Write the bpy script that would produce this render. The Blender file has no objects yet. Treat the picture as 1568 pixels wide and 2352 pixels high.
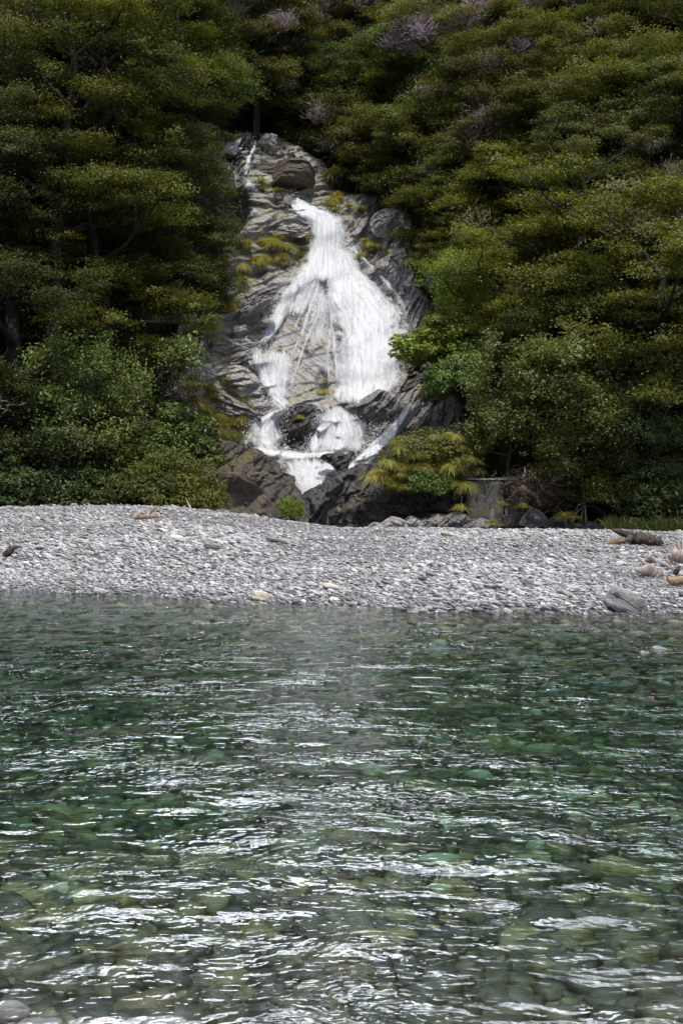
import bpy, math, random
import numpy as np
from mathutils import Vector

random.seed(7)
RNG = np.random.default_rng(11)
SC = bpy.context.scene
COL = SC.collection

# ------------------------------------------------------------------ camera, world, sun, exposure
F = 2955.0            # focal length in units of the 1568 x 2352 layout used for measuring
CX, HY, CH = 784.0, 1150.0, 1.6
cam_d = bpy.data.cameras.new("camera")
cam = bpy.data.objects.new("camera", cam_d); COL.objects.link(cam)
cam.location = (0, 0, CH); cam.rotation_euler = (math.radians(90), 0, 0)
cam_d.sensor_fit = 'VERTICAL'; cam_d.sensor_height = 22.3
cam_d.lens = F * 22.3 / 2352.0
cam_d.shift_y = -26.0 / 2352.0
cam_d.clip_start = 0.1; cam_d.clip_end = 2000
SC.camera = cam

SUN_EL, SUN_AZ = 60.0, 170.0      # azimuth clockwise from +Y (270 = from the left)
se, sa = math.radians(SUN_EL), math.radians(SUN_AZ)
to_sun = Vector((math.sin(sa) * math.cos(se), math.cos(sa) * math.cos(se), math.sin(se)))
world = bpy.data.worlds.new("World"); SC.world = world; world.use_nodes = True
nt = world.node_tree; nt.nodes.clear()
wo = nt.nodes.new('ShaderNodeOutputWorld'); bg = nt.nodes.new('ShaderNodeBackground')
sky = nt.nodes.new('ShaderNodeTexSky'); sky.sky_type = 'NISHITA'; sky.sun_disc = False
sky.sun_elevation = se; sky.sun_rotation = sa
sky.air_density = 1.0; sky.dust_density = 2.0
tc = nt.nodes.new('ShaderNodeTexCoord')
cn = nt.nodes.new('ShaderNodeTexNoise'); cn.inputs['Scale'].default_value = 2.3; cn.inputs['Detail'].default_value = 5
cr = nt.nodes.new('ShaderNodeValToRGB')
cr.color_ramp.elements[0].position = 0.44; cr.color_ramp.elements[1].position = 0.62
cmix = nt.nodes.new('ShaderNodeMix'); cmix.data_type = 'RGBA'
cmix.inputs[7].default_value = (250.0, 257.0, 285.0, 1)        # unseen overbright cloud bank, added for water glints and top light
nt.links.new(tc.outputs['Generated'], cn.inputs['Vector'])
nt.links.new(cn.outputs['Fac'], cr.inputs['Fac'])
sx = nt.nodes.new('ShaderNodeSeparateXYZ'); nt.links.new(tc.outputs['Generated'], sx.inputs[0])
bank = nt.nodes.new('ShaderNodeMapRange'); bank.interpolation_type = 'SMOOTHSTEP'
bank.inputs['From Min'].default_value = 0.0; bank.inputs['From Max'].default_value = 0.35
bank.inputs['To Min'].default_value = 0.12; bank.inputs['To Max'].default_value = 1.0
nt.links.new(sx.outputs['Y'], bank.inputs['Value'])
bm = nt.nodes.new('ShaderNodeMath'); bm.operation = 'MULTIPLY'
ax = nt.nodes.new('ShaderNodeMath'); ax.operation = 'ABSOLUTE'; nt.links.new(sx.outputs['X'], ax.inputs[0])
bx_ = nt.nodes.new('ShaderNodeMapRange'); bx_.interpolation_type = 'SMOOTHSTEP'
bx_.inputs['From Min'].default_value = 0.42; bx_.inputs['From Max'].default_value = 0.05
bx_.inputs['To Min'].default_value = 0.04; bx_.inputs['To Max'].default_value = 1.0  # narrows the added cloud so its glare gathers mid-river
nt.links.new(ax.outputs[0], bx_.inputs['Value'])
b2 = nt.nodes.new('ShaderNodeMath'); b2.operation = 'MULTIPLY'; nt.links.new(bx_.outputs[0], b2.inputs[0]); nt.links.new(bank.outputs[0], b2.inputs[1])
nt.links.new(b2.outputs[0], bm.inputs[0]); nt.links.new(cr.outputs['Color'], bm.inputs[1])
nt.links.new(bm.outputs[0], cmix.inputs[0])
nt.links.new(sky.outputs['Color'], cmix.inputs[6])
nt.links.new(cmix.outputs[2], bg.inputs['Color'])
bg.inputs['Strength'].default_value = 0.085
nt.links.new(bg.outputs['Background'], wo.inputs['Surface'])
sun_d = bpy.data.lights.new("sun", 'SUN'); sun_d.energy = 4.4; sun_d.angle = math.radians(0.6)
sun_d.color = (1.0, 0.94, 0.83)
sun = bpy.data.objects.new("sun", sun_d); COL.objects.link(sun)
sun.rotation_euler = to_sun.to_track_quat('Z', 'Y').to_euler()
SC.view_settings.view_transform = 'Standard'; SC.view_settings.look = 'None'
SC.view_settings.gamma = 1.0; SC.view_settings.exposure = 0.05
SC.cycles.use_denoising = True
SC.cycles.max_bounces = 8; SC.cycles.diffuse_bounces = 3; SC.cycles.glossy_bounces = 3
SC.cycles.transmission_bounces = 5; SC.cycles.transparent_max_bounces = 14
SC.cycles.sample_clamp_indirect = 30.0

# ------------------------------------------------------------------ noise
def _hash(ix, iy, iz, seed):
    h = (ix.astype(np.int64) * 374761393 + iy.astype(np.int64) * 668265263 + iz.astype(np.int64) * 2147483647 + seed * 974634777) & 0xFFFFFFFF
    h = ((h ^ (h >> 13)) * 1274126177) & 0xFFFFFFFF
    h = (h ^ (h >> 16)) & 0xFFFFFFFF
    return h.astype(np.float64) / 4294967295.0

def vnoise(x, y, z=0.0, seed=0):
    x = np.asarray(x, float); y = np.asarray(y, float); z = np.zeros_like(x) + z
    ix, iy, iz = np.floor(x), np.floor(y), np.floor(z)
    fx, fy, fz = x - ix, y - iy, z - iz
    fx = fx*fx*fx*(fx*(fx*6-15)+10); fy = fy*fy*fy*(fy*(fy*6-15)+10); fz = fz*fz*fz*(fz*(fz*6-15)+10)
    r = 0
    for dz in (0, 1):
        wz = fz if dz else 1 - fz
        for dy in (0, 1):
            wy = fy if dy else 1 - fy
            a = _hash(ix, iy + dy, iz + dz, seed); b = _hash(ix + 1, iy + dy, iz + dz, seed)
            r = r + wz * wy * (a + (b - a) * fx)
    return r * 2 - 1

def fbm(x, y, z=0.0, oct=4, seed=0, gain=0.5):
    s, a, f = 0, 1.0, 1.0
    for o in range(oct):
        s = s + a * vnoise(x * f + o * 17.3, y * f - o * 9.1, np.asarray(z) * f + o * 3.3, seed + o)
        a *= gain; f *= 2.03
    return s

def sstep(a, b, x):
    t = np.clip((np.asarray(x, float) - a) / (b - a), 0, 1)
    return t * t * (3 - 2 * t)

# ------------------------------------------------------------------ scene shape functions
def Yw(X):     # far waterline
    return np.interp(X, [-25, -10, -6, -3, -1.25, 0, 1.36, 3.8, 4.9, 9, 25], [26, 24.2, 22.8, 21.4, 20.1, 19.7, 18.7, 18.1, 18.2, 18.3, 18])
def crest(X):
    return np.interp(X, [-30, -10, -4.9, -3.65, -1.7, 0, 2.8, 10, 30], [1.5, 1.4, 1.36, 1.2, .95, .78, .75, .68, .7])
def bed(X, Y):
    X = np.asarray(X, float); Y = np.asarray(Y, float)
    yw = Yw(X) + 0.25 * vnoise(X * .9, Y * 0.0 + 3.0, 0, 5)
    t = np.clip((Y - yw) / (38 - yw), 0, 1)
    up = crest(X) * (1 - (1 - t) ** 1.35)
    back = np.interp(X, [-30, -6, -3, 0, 30], [1.5, 1.35, .8, .35, .35])
    up = np.where(Y > 38, crest(X) + (back - crest(X)) * sstep(38, 47, Y), up)
    d = np.clip(yw - Y, 0, 50)
    dep = 0.85 * (1 - np.exp(-d / 5.0))
    near = np.interp(Y, [1, 3.2, 4.4, 6, 9, 12], [.12, .16, .3, .55, .9, 1])
    side = 1 - 0.35 * sstep(1.0, -3.0, X) * sstep(9, 4, Y)
    dn = -dep * near * side
    z = np.where(Y > yw, up, dn)
    z = z + 0.05 * fbm(X * .5, Y * .5, 0, 3, 21) * sstep(0, 2.0, np.abs(Y - yw))
    return z

def Yb(X):
    return np.interp(X, [-60, -14, -9, -6.5, -4, 0, 5, 8, 11, 16, 60], [34, 47.5, 50.5, 56.5, 59, 60.5, 60, 57.5, 56, 54, 42])
_ZC = [-2, 0, 2, 4, 6.6, 7.2, 17, 18.6, 21, 24, 30, 60, 110]
_YC = [-1, 0, 1.3, 3.0, 5, 5.3, 9.8, 11.5, 14, 17.5, 24, 55, 110]
_ZH = [-2, 0, 10, 30, 60, 110]
_YH = [-2.5, 0, 9, 29, 58, 108]
def faceY(X, z):
    X = np.asarray(X, float); z = np.asarray(z, float)
    w = sstep(-13, -7.5, X) * sstep(11.5, 6.5, X)
    off = w * np.interp(z, _ZC, _YC) + (1 - w) * np.interp(z, _ZH, _YH)
    g = 5.5 * np.exp(-((X + 8.2 + (z - 24) * .05) / 2.6) ** 2) * sstep(20, 28, z)
    return Yb(X) + off + g + 0.9 * vnoise(X * .13, z * .13, 0, 31)
def groundZ(X, Y):          # invert faceY
    X = np.asarray(X, float); lo = np.full(X.shape, -3.0); hi = np.full(X.shape, 105.0)
    for _ in range(30):
        m = (lo + hi) / 2; f = faceY(X, m) > Y
        hi = np.where(f, m, hi); lo = np.where(f, lo, m)
    return np.maximum(lo, bed(X, np.minimum(Y, 60)))
def proj(X, Y, Z):
    return CX + F * np.asarray(X) / Y, HY - F * (np.asarray(Z) - CH) / Y
def at(px, py, Y):
    return (px - CX) / F * Y, Y, CH + (HY - py) / F * Y
def on_face(px, py):
    px = np.asarray(px, float); py = np.asarray(py, float)
    Y = np.full(px.shape, 68.0)
    for _ in range(40):
        X = (px - CX) / F * Y; z = CH + (HY - py) / F * Y
        Y = Y + 0.5 * (faceY(X, z) - Y)
    return X, Y, z

def in_poly(px, py, poly):
    px = np.asarray(px, float); py = np.asarray(py, float); r = np.zeros(px.shape, bool); n = len(poly)
    for i in range(n):
        x0, y0 = poly[i]; x1, y1 = poly[(i + 1) % n]
        c = ((y0 > py) != (y1 > py))
        with np.errstate(divide='ignore', invalid='ignore'):
            xi = (x1 - x0) * (py - y0) / (y1 - y0 + 1e-12) + x0
        r ^= c & (px < xi)
    return r
def poly_dist(px, py, poly):
    px = np.asarray(px, float); py = np.asarray(py, float); d = np.full(px.shape, 1e9); n = len(poly)
    for i in range(n):
        x0, y0 = poly[i]; x1, y1 = poly[(i + 1) % n]; dx, dy = x1 - x0, y1 - y0
        t = np.clip(((px - x0) * dx + (py - y0) * dy) / (dx * dx + dy * dy), 0, 1)
        d = np.minimum(d, np.hypot(px - x0 - t * dx, py - y0 - t * dy))
    return np.where(in_poly(px, py, poly), d, -d)

ROCKP = [(500,270),(640,280),(770,350),(780,410),(970,430),(985,640),(1040,690),(1050,760),(980,850),(1070,880),(1120,1080),(1230,1110),(1260,1290),(380,1290),(400,1000),(370,850),(380,720),(470,580),(540,500),(530,430)]
OPENP = [(480,285),(610,305),(650,368),(735,378),(750,430),(905,470),(930,560),(920,640),(985,700),(950,770),(915,815),(925,860),(1030,905),(1050,1000),(1095,1090),(1190,1105),(1200,1215),(700,1215),(480,1185),(440,1000),(425,860),(425,760),(500,640),(555,560),(560,500),(550,440),(490,410)]

# ------------------------------------------------------------------ mesh helpers
def mesh_np(name, V, faces, mat=None, smooth=False, fattr=None, uv=None, vattr=None):
    """faces: (M,3|4) int array or list of such arrays"""
    me = bpy.data.meshes.new(name)
    if not isinstance(faces, list): faces = [faces]
    faces = [f for f in faces if len(f)]
    V = np.ascontiguousarray(V, dtype=np.float32)
    me.vertices.add(len(V)); me.vertices.foreach_set('co', V.ravel())
    loops = np.concatenate([f.ravel() for f in faces]).astype(np.int32)
    cnt = np.concatenate([np.full(len(f), f.shape[1], np.int32) for f in faces])
    st = np.concatenate([[0], np.cumsum(cnt)[:-1]]).astype(np.int32)
    me.loops.add(len(loops)); me.loops.foreach_set('vertex_index', loops)
    me.polygons.add(len(cnt)); me.polygons.foreach_set('loop_start', st)
    if smooth: me.polygons.foreach_set('use_smooth', np.ones(len(cnt), bool))
    me.update(calc_edges=True)
    if fattr is not None:
        a = me.attributes.new('tint', 'FLOAT', 'FACE'); a.data.foreach_set('value', np.asarray(fattr, np.float32))
    if vattr is not None:
        for k, v in vattr.items():
            a = me.attributes.new(k, 'FLOAT', 'POINT'); a.data.foreach_set('value', np.asarray(v, np.float32))
    if uv is not None:
        l = me.uv_layers.new(name='UVMap'); l.data.foreach_set('uv', np.asarray(uv, np.float32)[loops].ravel())
    if mat: me.materials.append(mat)
    return me
def obj(name, me, parent=None, loc=(0, 0, 0)):
    o = bpy.data.objects.new(name, me); COL.objects.link(o); o.location = loc
    if parent is not None: o.parent = parent
    return o
def thing(name, label=None, cat=None, loc=(0, 0, 0), group=None):
    o = bpy.data.objects.new(name, None); COL.objects.link(o); o.location = loc; o.empty_display_size = .3
    return tag(o, label, cat, group)
def tag(o, label=None, cat=None, group=None, kind=None):
    if label: o['label'] = label
    if cat: o['category'] = cat
    if group: o['group'] = group
    if kind: o['kind'] = kind
    return o
def grid_faces(nr, nc, wrap=False):
    i = np.arange(nr - 1)[:, None]; j = np.arange(nc if wrap else nc - 1)[None, :]
    j2 = (j + 1) % nc
    return np.stack([i * nc + j, i * nc + j2, (i + 1) * nc + j2, (i + 1) * nc + j], -1).reshape(-1, 4)
def copy_tree(o, parent=None):
    c = o.copy(); COL.objects.link(c); c.parent = parent
    for ch in list(o.children): copy_tree(ch, c)
    return c

class Tubes:
    """collects tapered tubes and builds them as one mesh"""
    def __init__(s): s.V = []; s.F = []; s.n = 0
    def add(s, P, R, sides=6, lump=0.0):
        P = np.asarray(P, float); R = np.asarray(R, float); n = len(P)
        T = np.gradient(P, axis=0); T /= np.linalg.norm(T, axis=1)[:, None] + 1e-9
        ref = np.array([0, 0, 1.0]) if abs(T[:, 2]).mean() < .8 else np.array([1.0, 0, 0])
        A = np.cross(T, ref); A /= np.linalg.norm(A, axis=1)[:, None] + 1e-9; B = np.cross(T, A)
        a = np.linspace(0, 2 * np.pi, sides, endpoint=False)
        r = R[:, None] * (1 + lump * RNG.uniform(-1, 1, (n, sides)))
        V = P[:, None] + (A[:, None] * np.cos(a)[None, :, None] + B[:, None] * np.sin(a)[None, :, None]) * r[..., None]
        s.V.append(V.reshape(-1, 3)); s.F.append(grid_faces(n, sides, True) + s.n); s.n += n * sides
    def mesh(s, name, mat): return mesh_np(name, np.concatenate(s.V), np.concatenate(s.F), mat, True)

# ------------------------------------------------------------------ materials
def mat(name):
    m = bpy.data.materials.new(name); m.use_nodes = True; t = m.node_tree; t.nodes.clear()
    return m, t, t.nodes, t.links
def N(ns, typ, **kw):
    n = ns.new(typ)
    for k, v in kw.items():
        if k in n.inputs: n.inputs[k].default_value = v
        else: setattr(n, k, v)
    return n
def ramp(ns, lk, src, stops):
    r = ns.new('ShaderNodeValToRGB'); e = r.color_ramp.elements
    while len(e) < len(stops): e.new(.5)
    for i, (p, c) in enumerate(stops): e[i].position = p; e[i].color = (*c, 1) if len(c) == 3 else c
    lk.new(src, r.inputs['Fac']); return r.outputs['Color']
def mixc(ns, lk, f, a, b, mode='MIX'):
    m = ns.new('ShaderNodeMix'); m.data_type = 'RGBA'; m.blend_type = mode
    for s, i in ((f, 0), (a, 6), (b, 7)):
        if isinstance(s, (int, float)): m.inputs[i].default_value = s
        elif isinstance(s, tuple): m.inputs[i].default_value = (*s, 1)
        else: lk.new(s, m.inputs[i])
    return m.outputs[2]
def noise(ns, lk, vec, scale, detail=4, rough=.5, dist=0):
    n = N(ns, 'ShaderNodeTexNoise', Scale=scale, Detail=detail, Roughness=rough, Distortion=dist)
    if vec is not None: lk.new(vec, n.inputs['Vector'])
    return n.outputs['Fac']
def mapping(ns, lk, src, scale=(1, 1, 1), rot=(0, 0, 0)):
    m = ns.new('ShaderNodeMapping'); m.inputs['Scale'].default_value = scale; m.inputs['Rotation'].default_value = rot
    lk.new(src, m.inputs['Vector']); return m.outputs[0]
def mathn(ns, lk, op, a, b=0.0, c=None, clamp=False):
    m = ns.new('ShaderNodeMath'); m.operation = op; m.use_clamp = clamp
    for i, s in enumerate((a, b, c)):
        if s is None: continue
        if isinstance(s, (int, float)): m.inputs[i].default_value = s
        else: lk.new(s, m.inputs[i])
    return m.outputs[0]

def rock_mat(name, dark, mid, light, tan, moss=0.5, wet=.42, bed_ang=-0.6, scale=1.0, mossc=(.085, .075, .018)):
    m, t, ns, lk = mat(name)
    geo = ns.new('ShaderNodeNewGeometry'); pos = geo.outputs['Position']
    st = mapping(ns, lk, mapping(ns, lk, pos, rot=(0, bed_ang, 0)), (0.45 * scale, 1.2 * scale, 4.5 * scale))
    big = noise(ns, lk, pos, 0.45 * scale, 5, .55)
    streak = noise(ns, lk, st, 1.5, 8, .68, .7)
    fine = noise(ns, lk, pos, 9 * scale, 6, .65)
    c = ramp(ns, lk, streak, [(.28, dark), (.46, mid), (.62, mid), (.78, light)])
    c = mixc(ns, lk, ramp(ns, lk, big, [(.5, (0, 0, 0)), (.66, (.75,) * 3)]), c, tan)
    c = mixc(ns, lk, .55, c, ramp(ns, lk, fine, [(.3, (.35,) * 3), (.7, (1.0,) * 3)]), 'MULTIPLY')
    cracks = N(ns, 'ShaderNodeTexVoronoi', Scale=1.1 * scale); cracks.feature = 'DISTANCE_TO_EDGE'
    wv = mixc(ns, lk, .25, st, N(ns, 'ShaderNodeTexNoise', Scale=1.6, Detail=3).outputs['Color'])
    lk.new(wv, cracks.inputs['Vector'])
    ck = ramp(ns, lk, cracks.outputs['Distance'], [(0, (.25,) * 3), (.035, (1,) * 3)])
    c = mixc(ns, lk, .6, c, ck, 'MULTIPLY')
    sep = ns.new('ShaderNodeSeparateXYZ'); lk.new(geo.outputs['Normal'], sep.inputs[0])
    mn = noise(ns, lk, pos, 1.3 * scale, 6, .7)
    f = mathn(ns, lk, 'ADD', mathn(ns, lk, 'MULTIPLY', sep.outputs['Z'], .35), mn)
    mf = ramp(ns, lk, f, [(.80 - .25 * moss, (0, 0, 0)), (.92 - .25 * moss, (moss,) * 3)])
    mcol = mixc(ns, lk, fine, mossc, (mossc[0] * 2.2, mossc[1] * 2.1, mossc[2] * 1.6))
    c = mixc(ns, lk, mf, c, mcol)
    p = N(ns, 'ShaderNodeBsdfPrincipled')
    lk.new(c, p.inputs['Base Color'])
    rg = mathn(ns, lk, 'ADD', mathn(ns, lk, 'MULTIPLY', noise(ns, lk, pos, 1.1, 4), .5), wet - .25, clamp=True)
    lk.new(rg, p.inputs['Roughness'])
    h = mathn(ns, lk, 'ADD', mathn(ns, lk, 'MULTIPLY', streak, .7), mathn(ns, lk, 'MULTIPLY', fine, .22))
    h = mathn(ns, lk, 'ADD', h, mathn(ns, lk, 'MULTIPLY', ck, .3))
    b = N(ns, 'ShaderNodeBump', Strength=1.0, Distance=.22); lk.new(h, b.inputs['Height']); lk.new(b.outputs[0], p.inputs['Normal'])
    o = ns.new('ShaderNodeOutputMaterial'); lk.new(p.outputs[0], o.inputs['Surface'])
    return m
M = {}
M['rock'] = rock_mat('wet schist', (.12, .118, .13), (.40, .40, .425), (.66, .66, .71), (.44, .41, .36), .5, .38, mossc=(.12, .115, .025))
M['rock_pale'] = rock_mat('pale schist', (.15, .145, .15), (.40, .39, .41), (.66, .64, .63), (.55, .5, .42), .25, .5, -.35)
M['rock_grey'] = rock_mat('grey schist', (.08, .08, .092), (.26, .255, .275), (.50, .49, .53), (.28, .26, .23), .3, .33, -.5)
M['rock_dark'] = rock_mat('dark wet schist', (.018, .018, .022), (.075, .073, .082), (.24, .24, .27), (.09, .08, .07), .35, .30, -.8)
M['rock_brown'] = rock_mat('brown lichened schist', (.035, .03, .028), (.12, .105, .095), (.24, .22, .21), (.15, .125, .10), .6, .62, -.7, 1.4)
M['rock_mossy'] = rock_mat('mossy schist', (.04, .035, .025), (.10, .09, .07), (.22, .2, .18), (.14, .11, .05), 1.0, .6, -.2)

def leaf_mat(name, c0, c1, hi, trans=.35, rough=.5):
    """c0..c1 vary leaf by leaf; multiplied by the object's own colour"""
    m, t, ns, lk = mat(name)
    at_ = N(ns, 'ShaderNodeAttribute', attribute_name='tint')
    oi = ns.new('ShaderNodeObjectInfo'); geo = ns.new('ShaderNodeNewGeometry')
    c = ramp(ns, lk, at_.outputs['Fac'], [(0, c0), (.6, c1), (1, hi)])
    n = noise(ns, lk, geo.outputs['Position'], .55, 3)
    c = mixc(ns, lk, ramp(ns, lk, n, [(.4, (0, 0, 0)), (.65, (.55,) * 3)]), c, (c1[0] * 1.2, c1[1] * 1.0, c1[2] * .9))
    c = mixc(ns, lk, 1.0, c, oi.outputs['Color'], 'MULTIPLY')
    p = N(ns, 'ShaderNodeBsdfPrincipled', Roughness=rough); lk.new(c, p.inputs['Base Color'])
    p.inputs['Specular IOR Level'].default_value = .35
    tr = ns.new('ShaderNodeBsdfTranslucent'); lk.new(mixc(ns, lk, 1.0, c, (1.5, 1.5, .7), 'MULTIPLY'), tr.inputs['Color'])
    ms = N(ns, 'ShaderNodeMixShader'); ms.inputs[0].default_value = trans
    lk.new(p.outputs[0], ms.inputs[1]); lk.new(tr.outputs[0], ms.inputs[2])
    o = ns.new('ShaderNodeOutputMaterial'); lk.new(ms.outputs[0], o.inputs['Surface'])
    return m
M['beech'] = leaf_mat('beech leaves', (.036, .042, .017), (.076, .087, .021), (.160, .172, .044), .35, .65)
M['broad'] = leaf_mat('broad leaves', (.045, .065, .024), (.082, .112, .036), (.20, .25, .10), .3, .5)
M['twig'] = leaf_mat('lichened twigs', (.10, .085, .09), (.17, .15, .16), (.26, .24, .25), .0, .8)
M['grassy'] = leaf_mat('tussock blades', (.19, .20, .055), (.37, .38, .12), (.60, .59, .27), .3, .5)
M['deadtwig'] = leaf_mat('dead brown twigs', (.03, .022, .016), (.07, .05, .036), (.14, .11, .09), .0, .8)

def bark_mat(name, a, b, c):
    m, t, ns, lk = mat(name); geo = ns.new('ShaderNodeNewGeometry')
    n = noise(ns, lk, mapping(ns, lk, geo.outputs['Position'], (1, 1, .35)), 5, 6, .65)
    col = ramp(ns, lk, n, [(.35, a), (.55, b), (.72, c)])
    p = N(ns, 'ShaderNodeBsdfPrincipled', Roughness=.85); lk.new(col, p.inputs['Base Color'])
    bp = N(ns, 'ShaderNodeBump', Strength=.8, Distance=.05); lk.new(n, bp.inputs['Height']); lk.new(bp.outputs[0], p.inputs['Normal'])
    o = ns.new('ShaderNodeOutputMaterial'); lk.new(p.outputs[0], o.inputs['Surface']); return m
M['bark'] = bark_mat('mossy bark', (.006, .005, .004), (.014, .011, .008), (.035, .03, .012))
M['pale_bark'] = bark_mat('pale bark', (.10, .09, .08), (.22, .2, .18), (.38, .36, .33))
M['drift_dark'] = bark_mat('weathered dark wood', (.012, .009, .008), (.045, .032, .028), (.13, .10, .09))
M['drift_pale'] = bark_mat('bleached wood', (.08, .06, .05), (.25, .21, .19), (.50, .46, .43))
M['drift_orange'] = bark_mat('raw orange wood', (.09, .055, .035), (.22, .14, .09), (.42, .32, .24))

def soil_mat():
    m, t, ns, lk = mat('forest soil'); geo = ns.new('ShaderNodeNewGeometry')
    n = noise(ns, lk, geo.outputs['Position'], 1.3, 8, .7)
    col = ramp(ns, lk, n, [(.35, (.012, .011, .006)), (.6, (.03, .032, .010)), (.75, (.05, .055, .014))])
    p = N(ns, 'ShaderNodeBsdfPrincipled', Roughness=.95); lk.new(col, p.inputs['Base Color'])
    bp = N(ns, 'ShaderNodeBump', Strength=1, Distance=.3); lk.new(n, bp.inputs['Height']); lk.new(bp.outputs[0], p.inputs['Normal'])
    o = ns.new('ShaderNodeOutputMaterial'); lk.new(p.outputs[0], o.inputs['Surface']); return m
M['soil'] = soil_mat()

def gravel_ground_mat():
    m, t, ns, lk = mat('river gravel and silt'); geo = ns.new('ShaderNodeNewGeometry'); pos = geo.outputs['Position']
    v = N(ns, 'ShaderNodeTexVoronoi', Scale=11); lk.new(pos, v.inputs['Vector'])
    n = noise(ns, lk, pos, 30, 4)
    col = ramp(ns, lk, v.outputs['Color'], [(0, (.10, .10, .105)), (.5, (.19, .185, .185)), (1, (.30, .29, .29))])
    col = mixc(ns, lk, .5, col, ramp(ns, lk, n, [(.3, (.6,) * 3), (.7, (1.1,) * 3)]), 'MULTIPLY')
    p = N(ns, 'ShaderNodeBsdfPrincipled', Roughness=.8); lk.new(col, p.inputs['Base Color'])
    bp = N(ns, 'ShaderNodeBump', Strength=.8, Distance=.04); lk.new(v.outputs['Distance'], bp.inputs['Height']); lk.new(bp.outputs[0], p.inputs['Normal'])
    o = ns.new('ShaderNodeOutputMaterial'); lk.new(p.outputs[0], o.inputs['Surface']); return m
M['gravel_ground'] = gravel_ground_mat()
def stone_mat(name, stops, rough=.62, bump=.015):
    m, t, ns, lk = mat(name); geo = ns.new('ShaderNodeNewGeometry')
    a = N(ns, 'ShaderNodeAttribute', attribute_name='tint')
    col = ramp(ns, lk, a.outputs['Fac'], stops)
    n = noise(ns, lk, mapping(ns, lk, geo.outputs['Position'], (1, 1, 2.5)), 22, 5, .6)
    col = mixc(ns, lk, .55, col, ramp(ns, lk, n, [(.32, (.55,) * 3), (.65, (1.1,) * 3)]), 'MULTIPLY')
    p = N(ns, 'ShaderNodeBsdfPrincipled', Roughness=rough); lk.new(col, p.inputs['Base Color'])
    bp = N(ns, 'ShaderNodeBump', Strength=.6, Distance=bump); lk.new(n, bp.inputs['Height']); lk.new(bp.outputs[0], p.inputs['Normal'])
    o = ns.new('ShaderNodeOutputMaterial'); lk.new(p.outputs[0], o.inputs['Surface']); return m
M['stone'] = stone_mat('dry schist shingle', [(0, (.09, .09, .10)), (.2, (.19, .19, .20)), (.55, (.285, .283, .292)), (.85, (.355, .353, .362)), (.95, (.42, .37, .30)), (1, (.70, .68, .67))])
M['bedstone'] = stone_mat('algae stained river stone', [(0, (.018, .017, .015)), (.35, (.062, .058, .042)), (.62, (.15, .13, .075)), (.88, (.27, .21, .085)), (1, (.5, .48, .38))], .5)

# ------------------------------------------------------------------ ground, river bed, hillside
xs = np.linspace(-34, 34, 341); ys = np.concatenate([np.linspace(-2, 14, 120), np.linspace(14.1, 48, 260), np.linspace(48.3, 64, 40)])
XX, YY = np.meshgrid(xs, ys)
ZZ = bed(XX, YY) - .03
V = np.stack([XX, YY, ZZ], -1).reshape(-1, 3)
tag(obj('riverbed', mesh_np('riverbed', V, grid_faces(*XX.shape), M['gravel_ground'], True)), kind='structure')

xs = np.concatenate([np.linspace(-95, -20, 60), np.linspace(-19, 19, 130), np.linspace(20, 95, 60)]); zs = np.linspace(-1.5, 104, 260)
XX, ZZ = np.meshgrid(xs, zs)
px_, py_ = proj(XX, faceY(XX, ZZ), ZZ)
inside = sstep(-60, 30, poly_dist(px_, py_, ROCKP))
YH = faceY(XX, ZZ) + .25 + 1.6 * inside + .35 * fbm(XX * .5, ZZ * .5, 0, 3, 77)
V = np.stack([XX, YH, ZZ], -1).reshape(-1, 3)
tag(obj('hillside', mesh_np('hillside', V, grid_faces(*XX.shape), M['soil'], True)), kind='structure')

# ------------------------------------------------------------------ rock relief
def ledges(b, a, period, seed, warp=.8):
    t = b / period + warp * fbm(a * .25 / period, b * .35 / period, 0, 3, seed)
    k = np.floor(t); fr = t - k
    amp = .35 + .65 * _hash(k, np.floor(a * .22 / period + 3 * _hash(k, k * 0, k * 0, seed + 3)), k * 0, seed + 1)
    return amp * (np.clip(fr / .88, 0, 1) ** 1.3 - sstep(.88, 1.0, fr)) 
def facets(a, b, seed):
    """piecewise planar blocks: every cell of a jittered grid has its own offset and tilt"""
    a, b = np.broadcast_arrays(np.asarray(a, float), np.asarray(b, float))
    ia, ib = np.floor(a), np.floor(b); best = np.full(a.shape, 1e9); out = np.zeros(a.shape); z0 = ia * 0
    for da in (-1, 0, 1):
        for db in (-1, 0, 1):
            ca, cb = ia + da, ib + db
            pa = ca + .1 + .8 * _hash(ca, cb, z0, seed); pb = cb + .1 + .8 * _hash(ca, cb, z0, seed + 1)
            d = (a - pa) ** 2 + (b - pb) ** 2; m = d < best
            v = (_hash(ca, cb, z0, seed + 2) - .5) * 1.1 + (a - pa) * (_hash(ca, cb, z0, seed + 3) - .5) * 1.3 + (b - pb) * (_hash(ca, cb, z0, seed + 4) - .35) * 1.5
            best = np.where(m, d, best); out = np.where(m, v, out)
    return out
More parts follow.
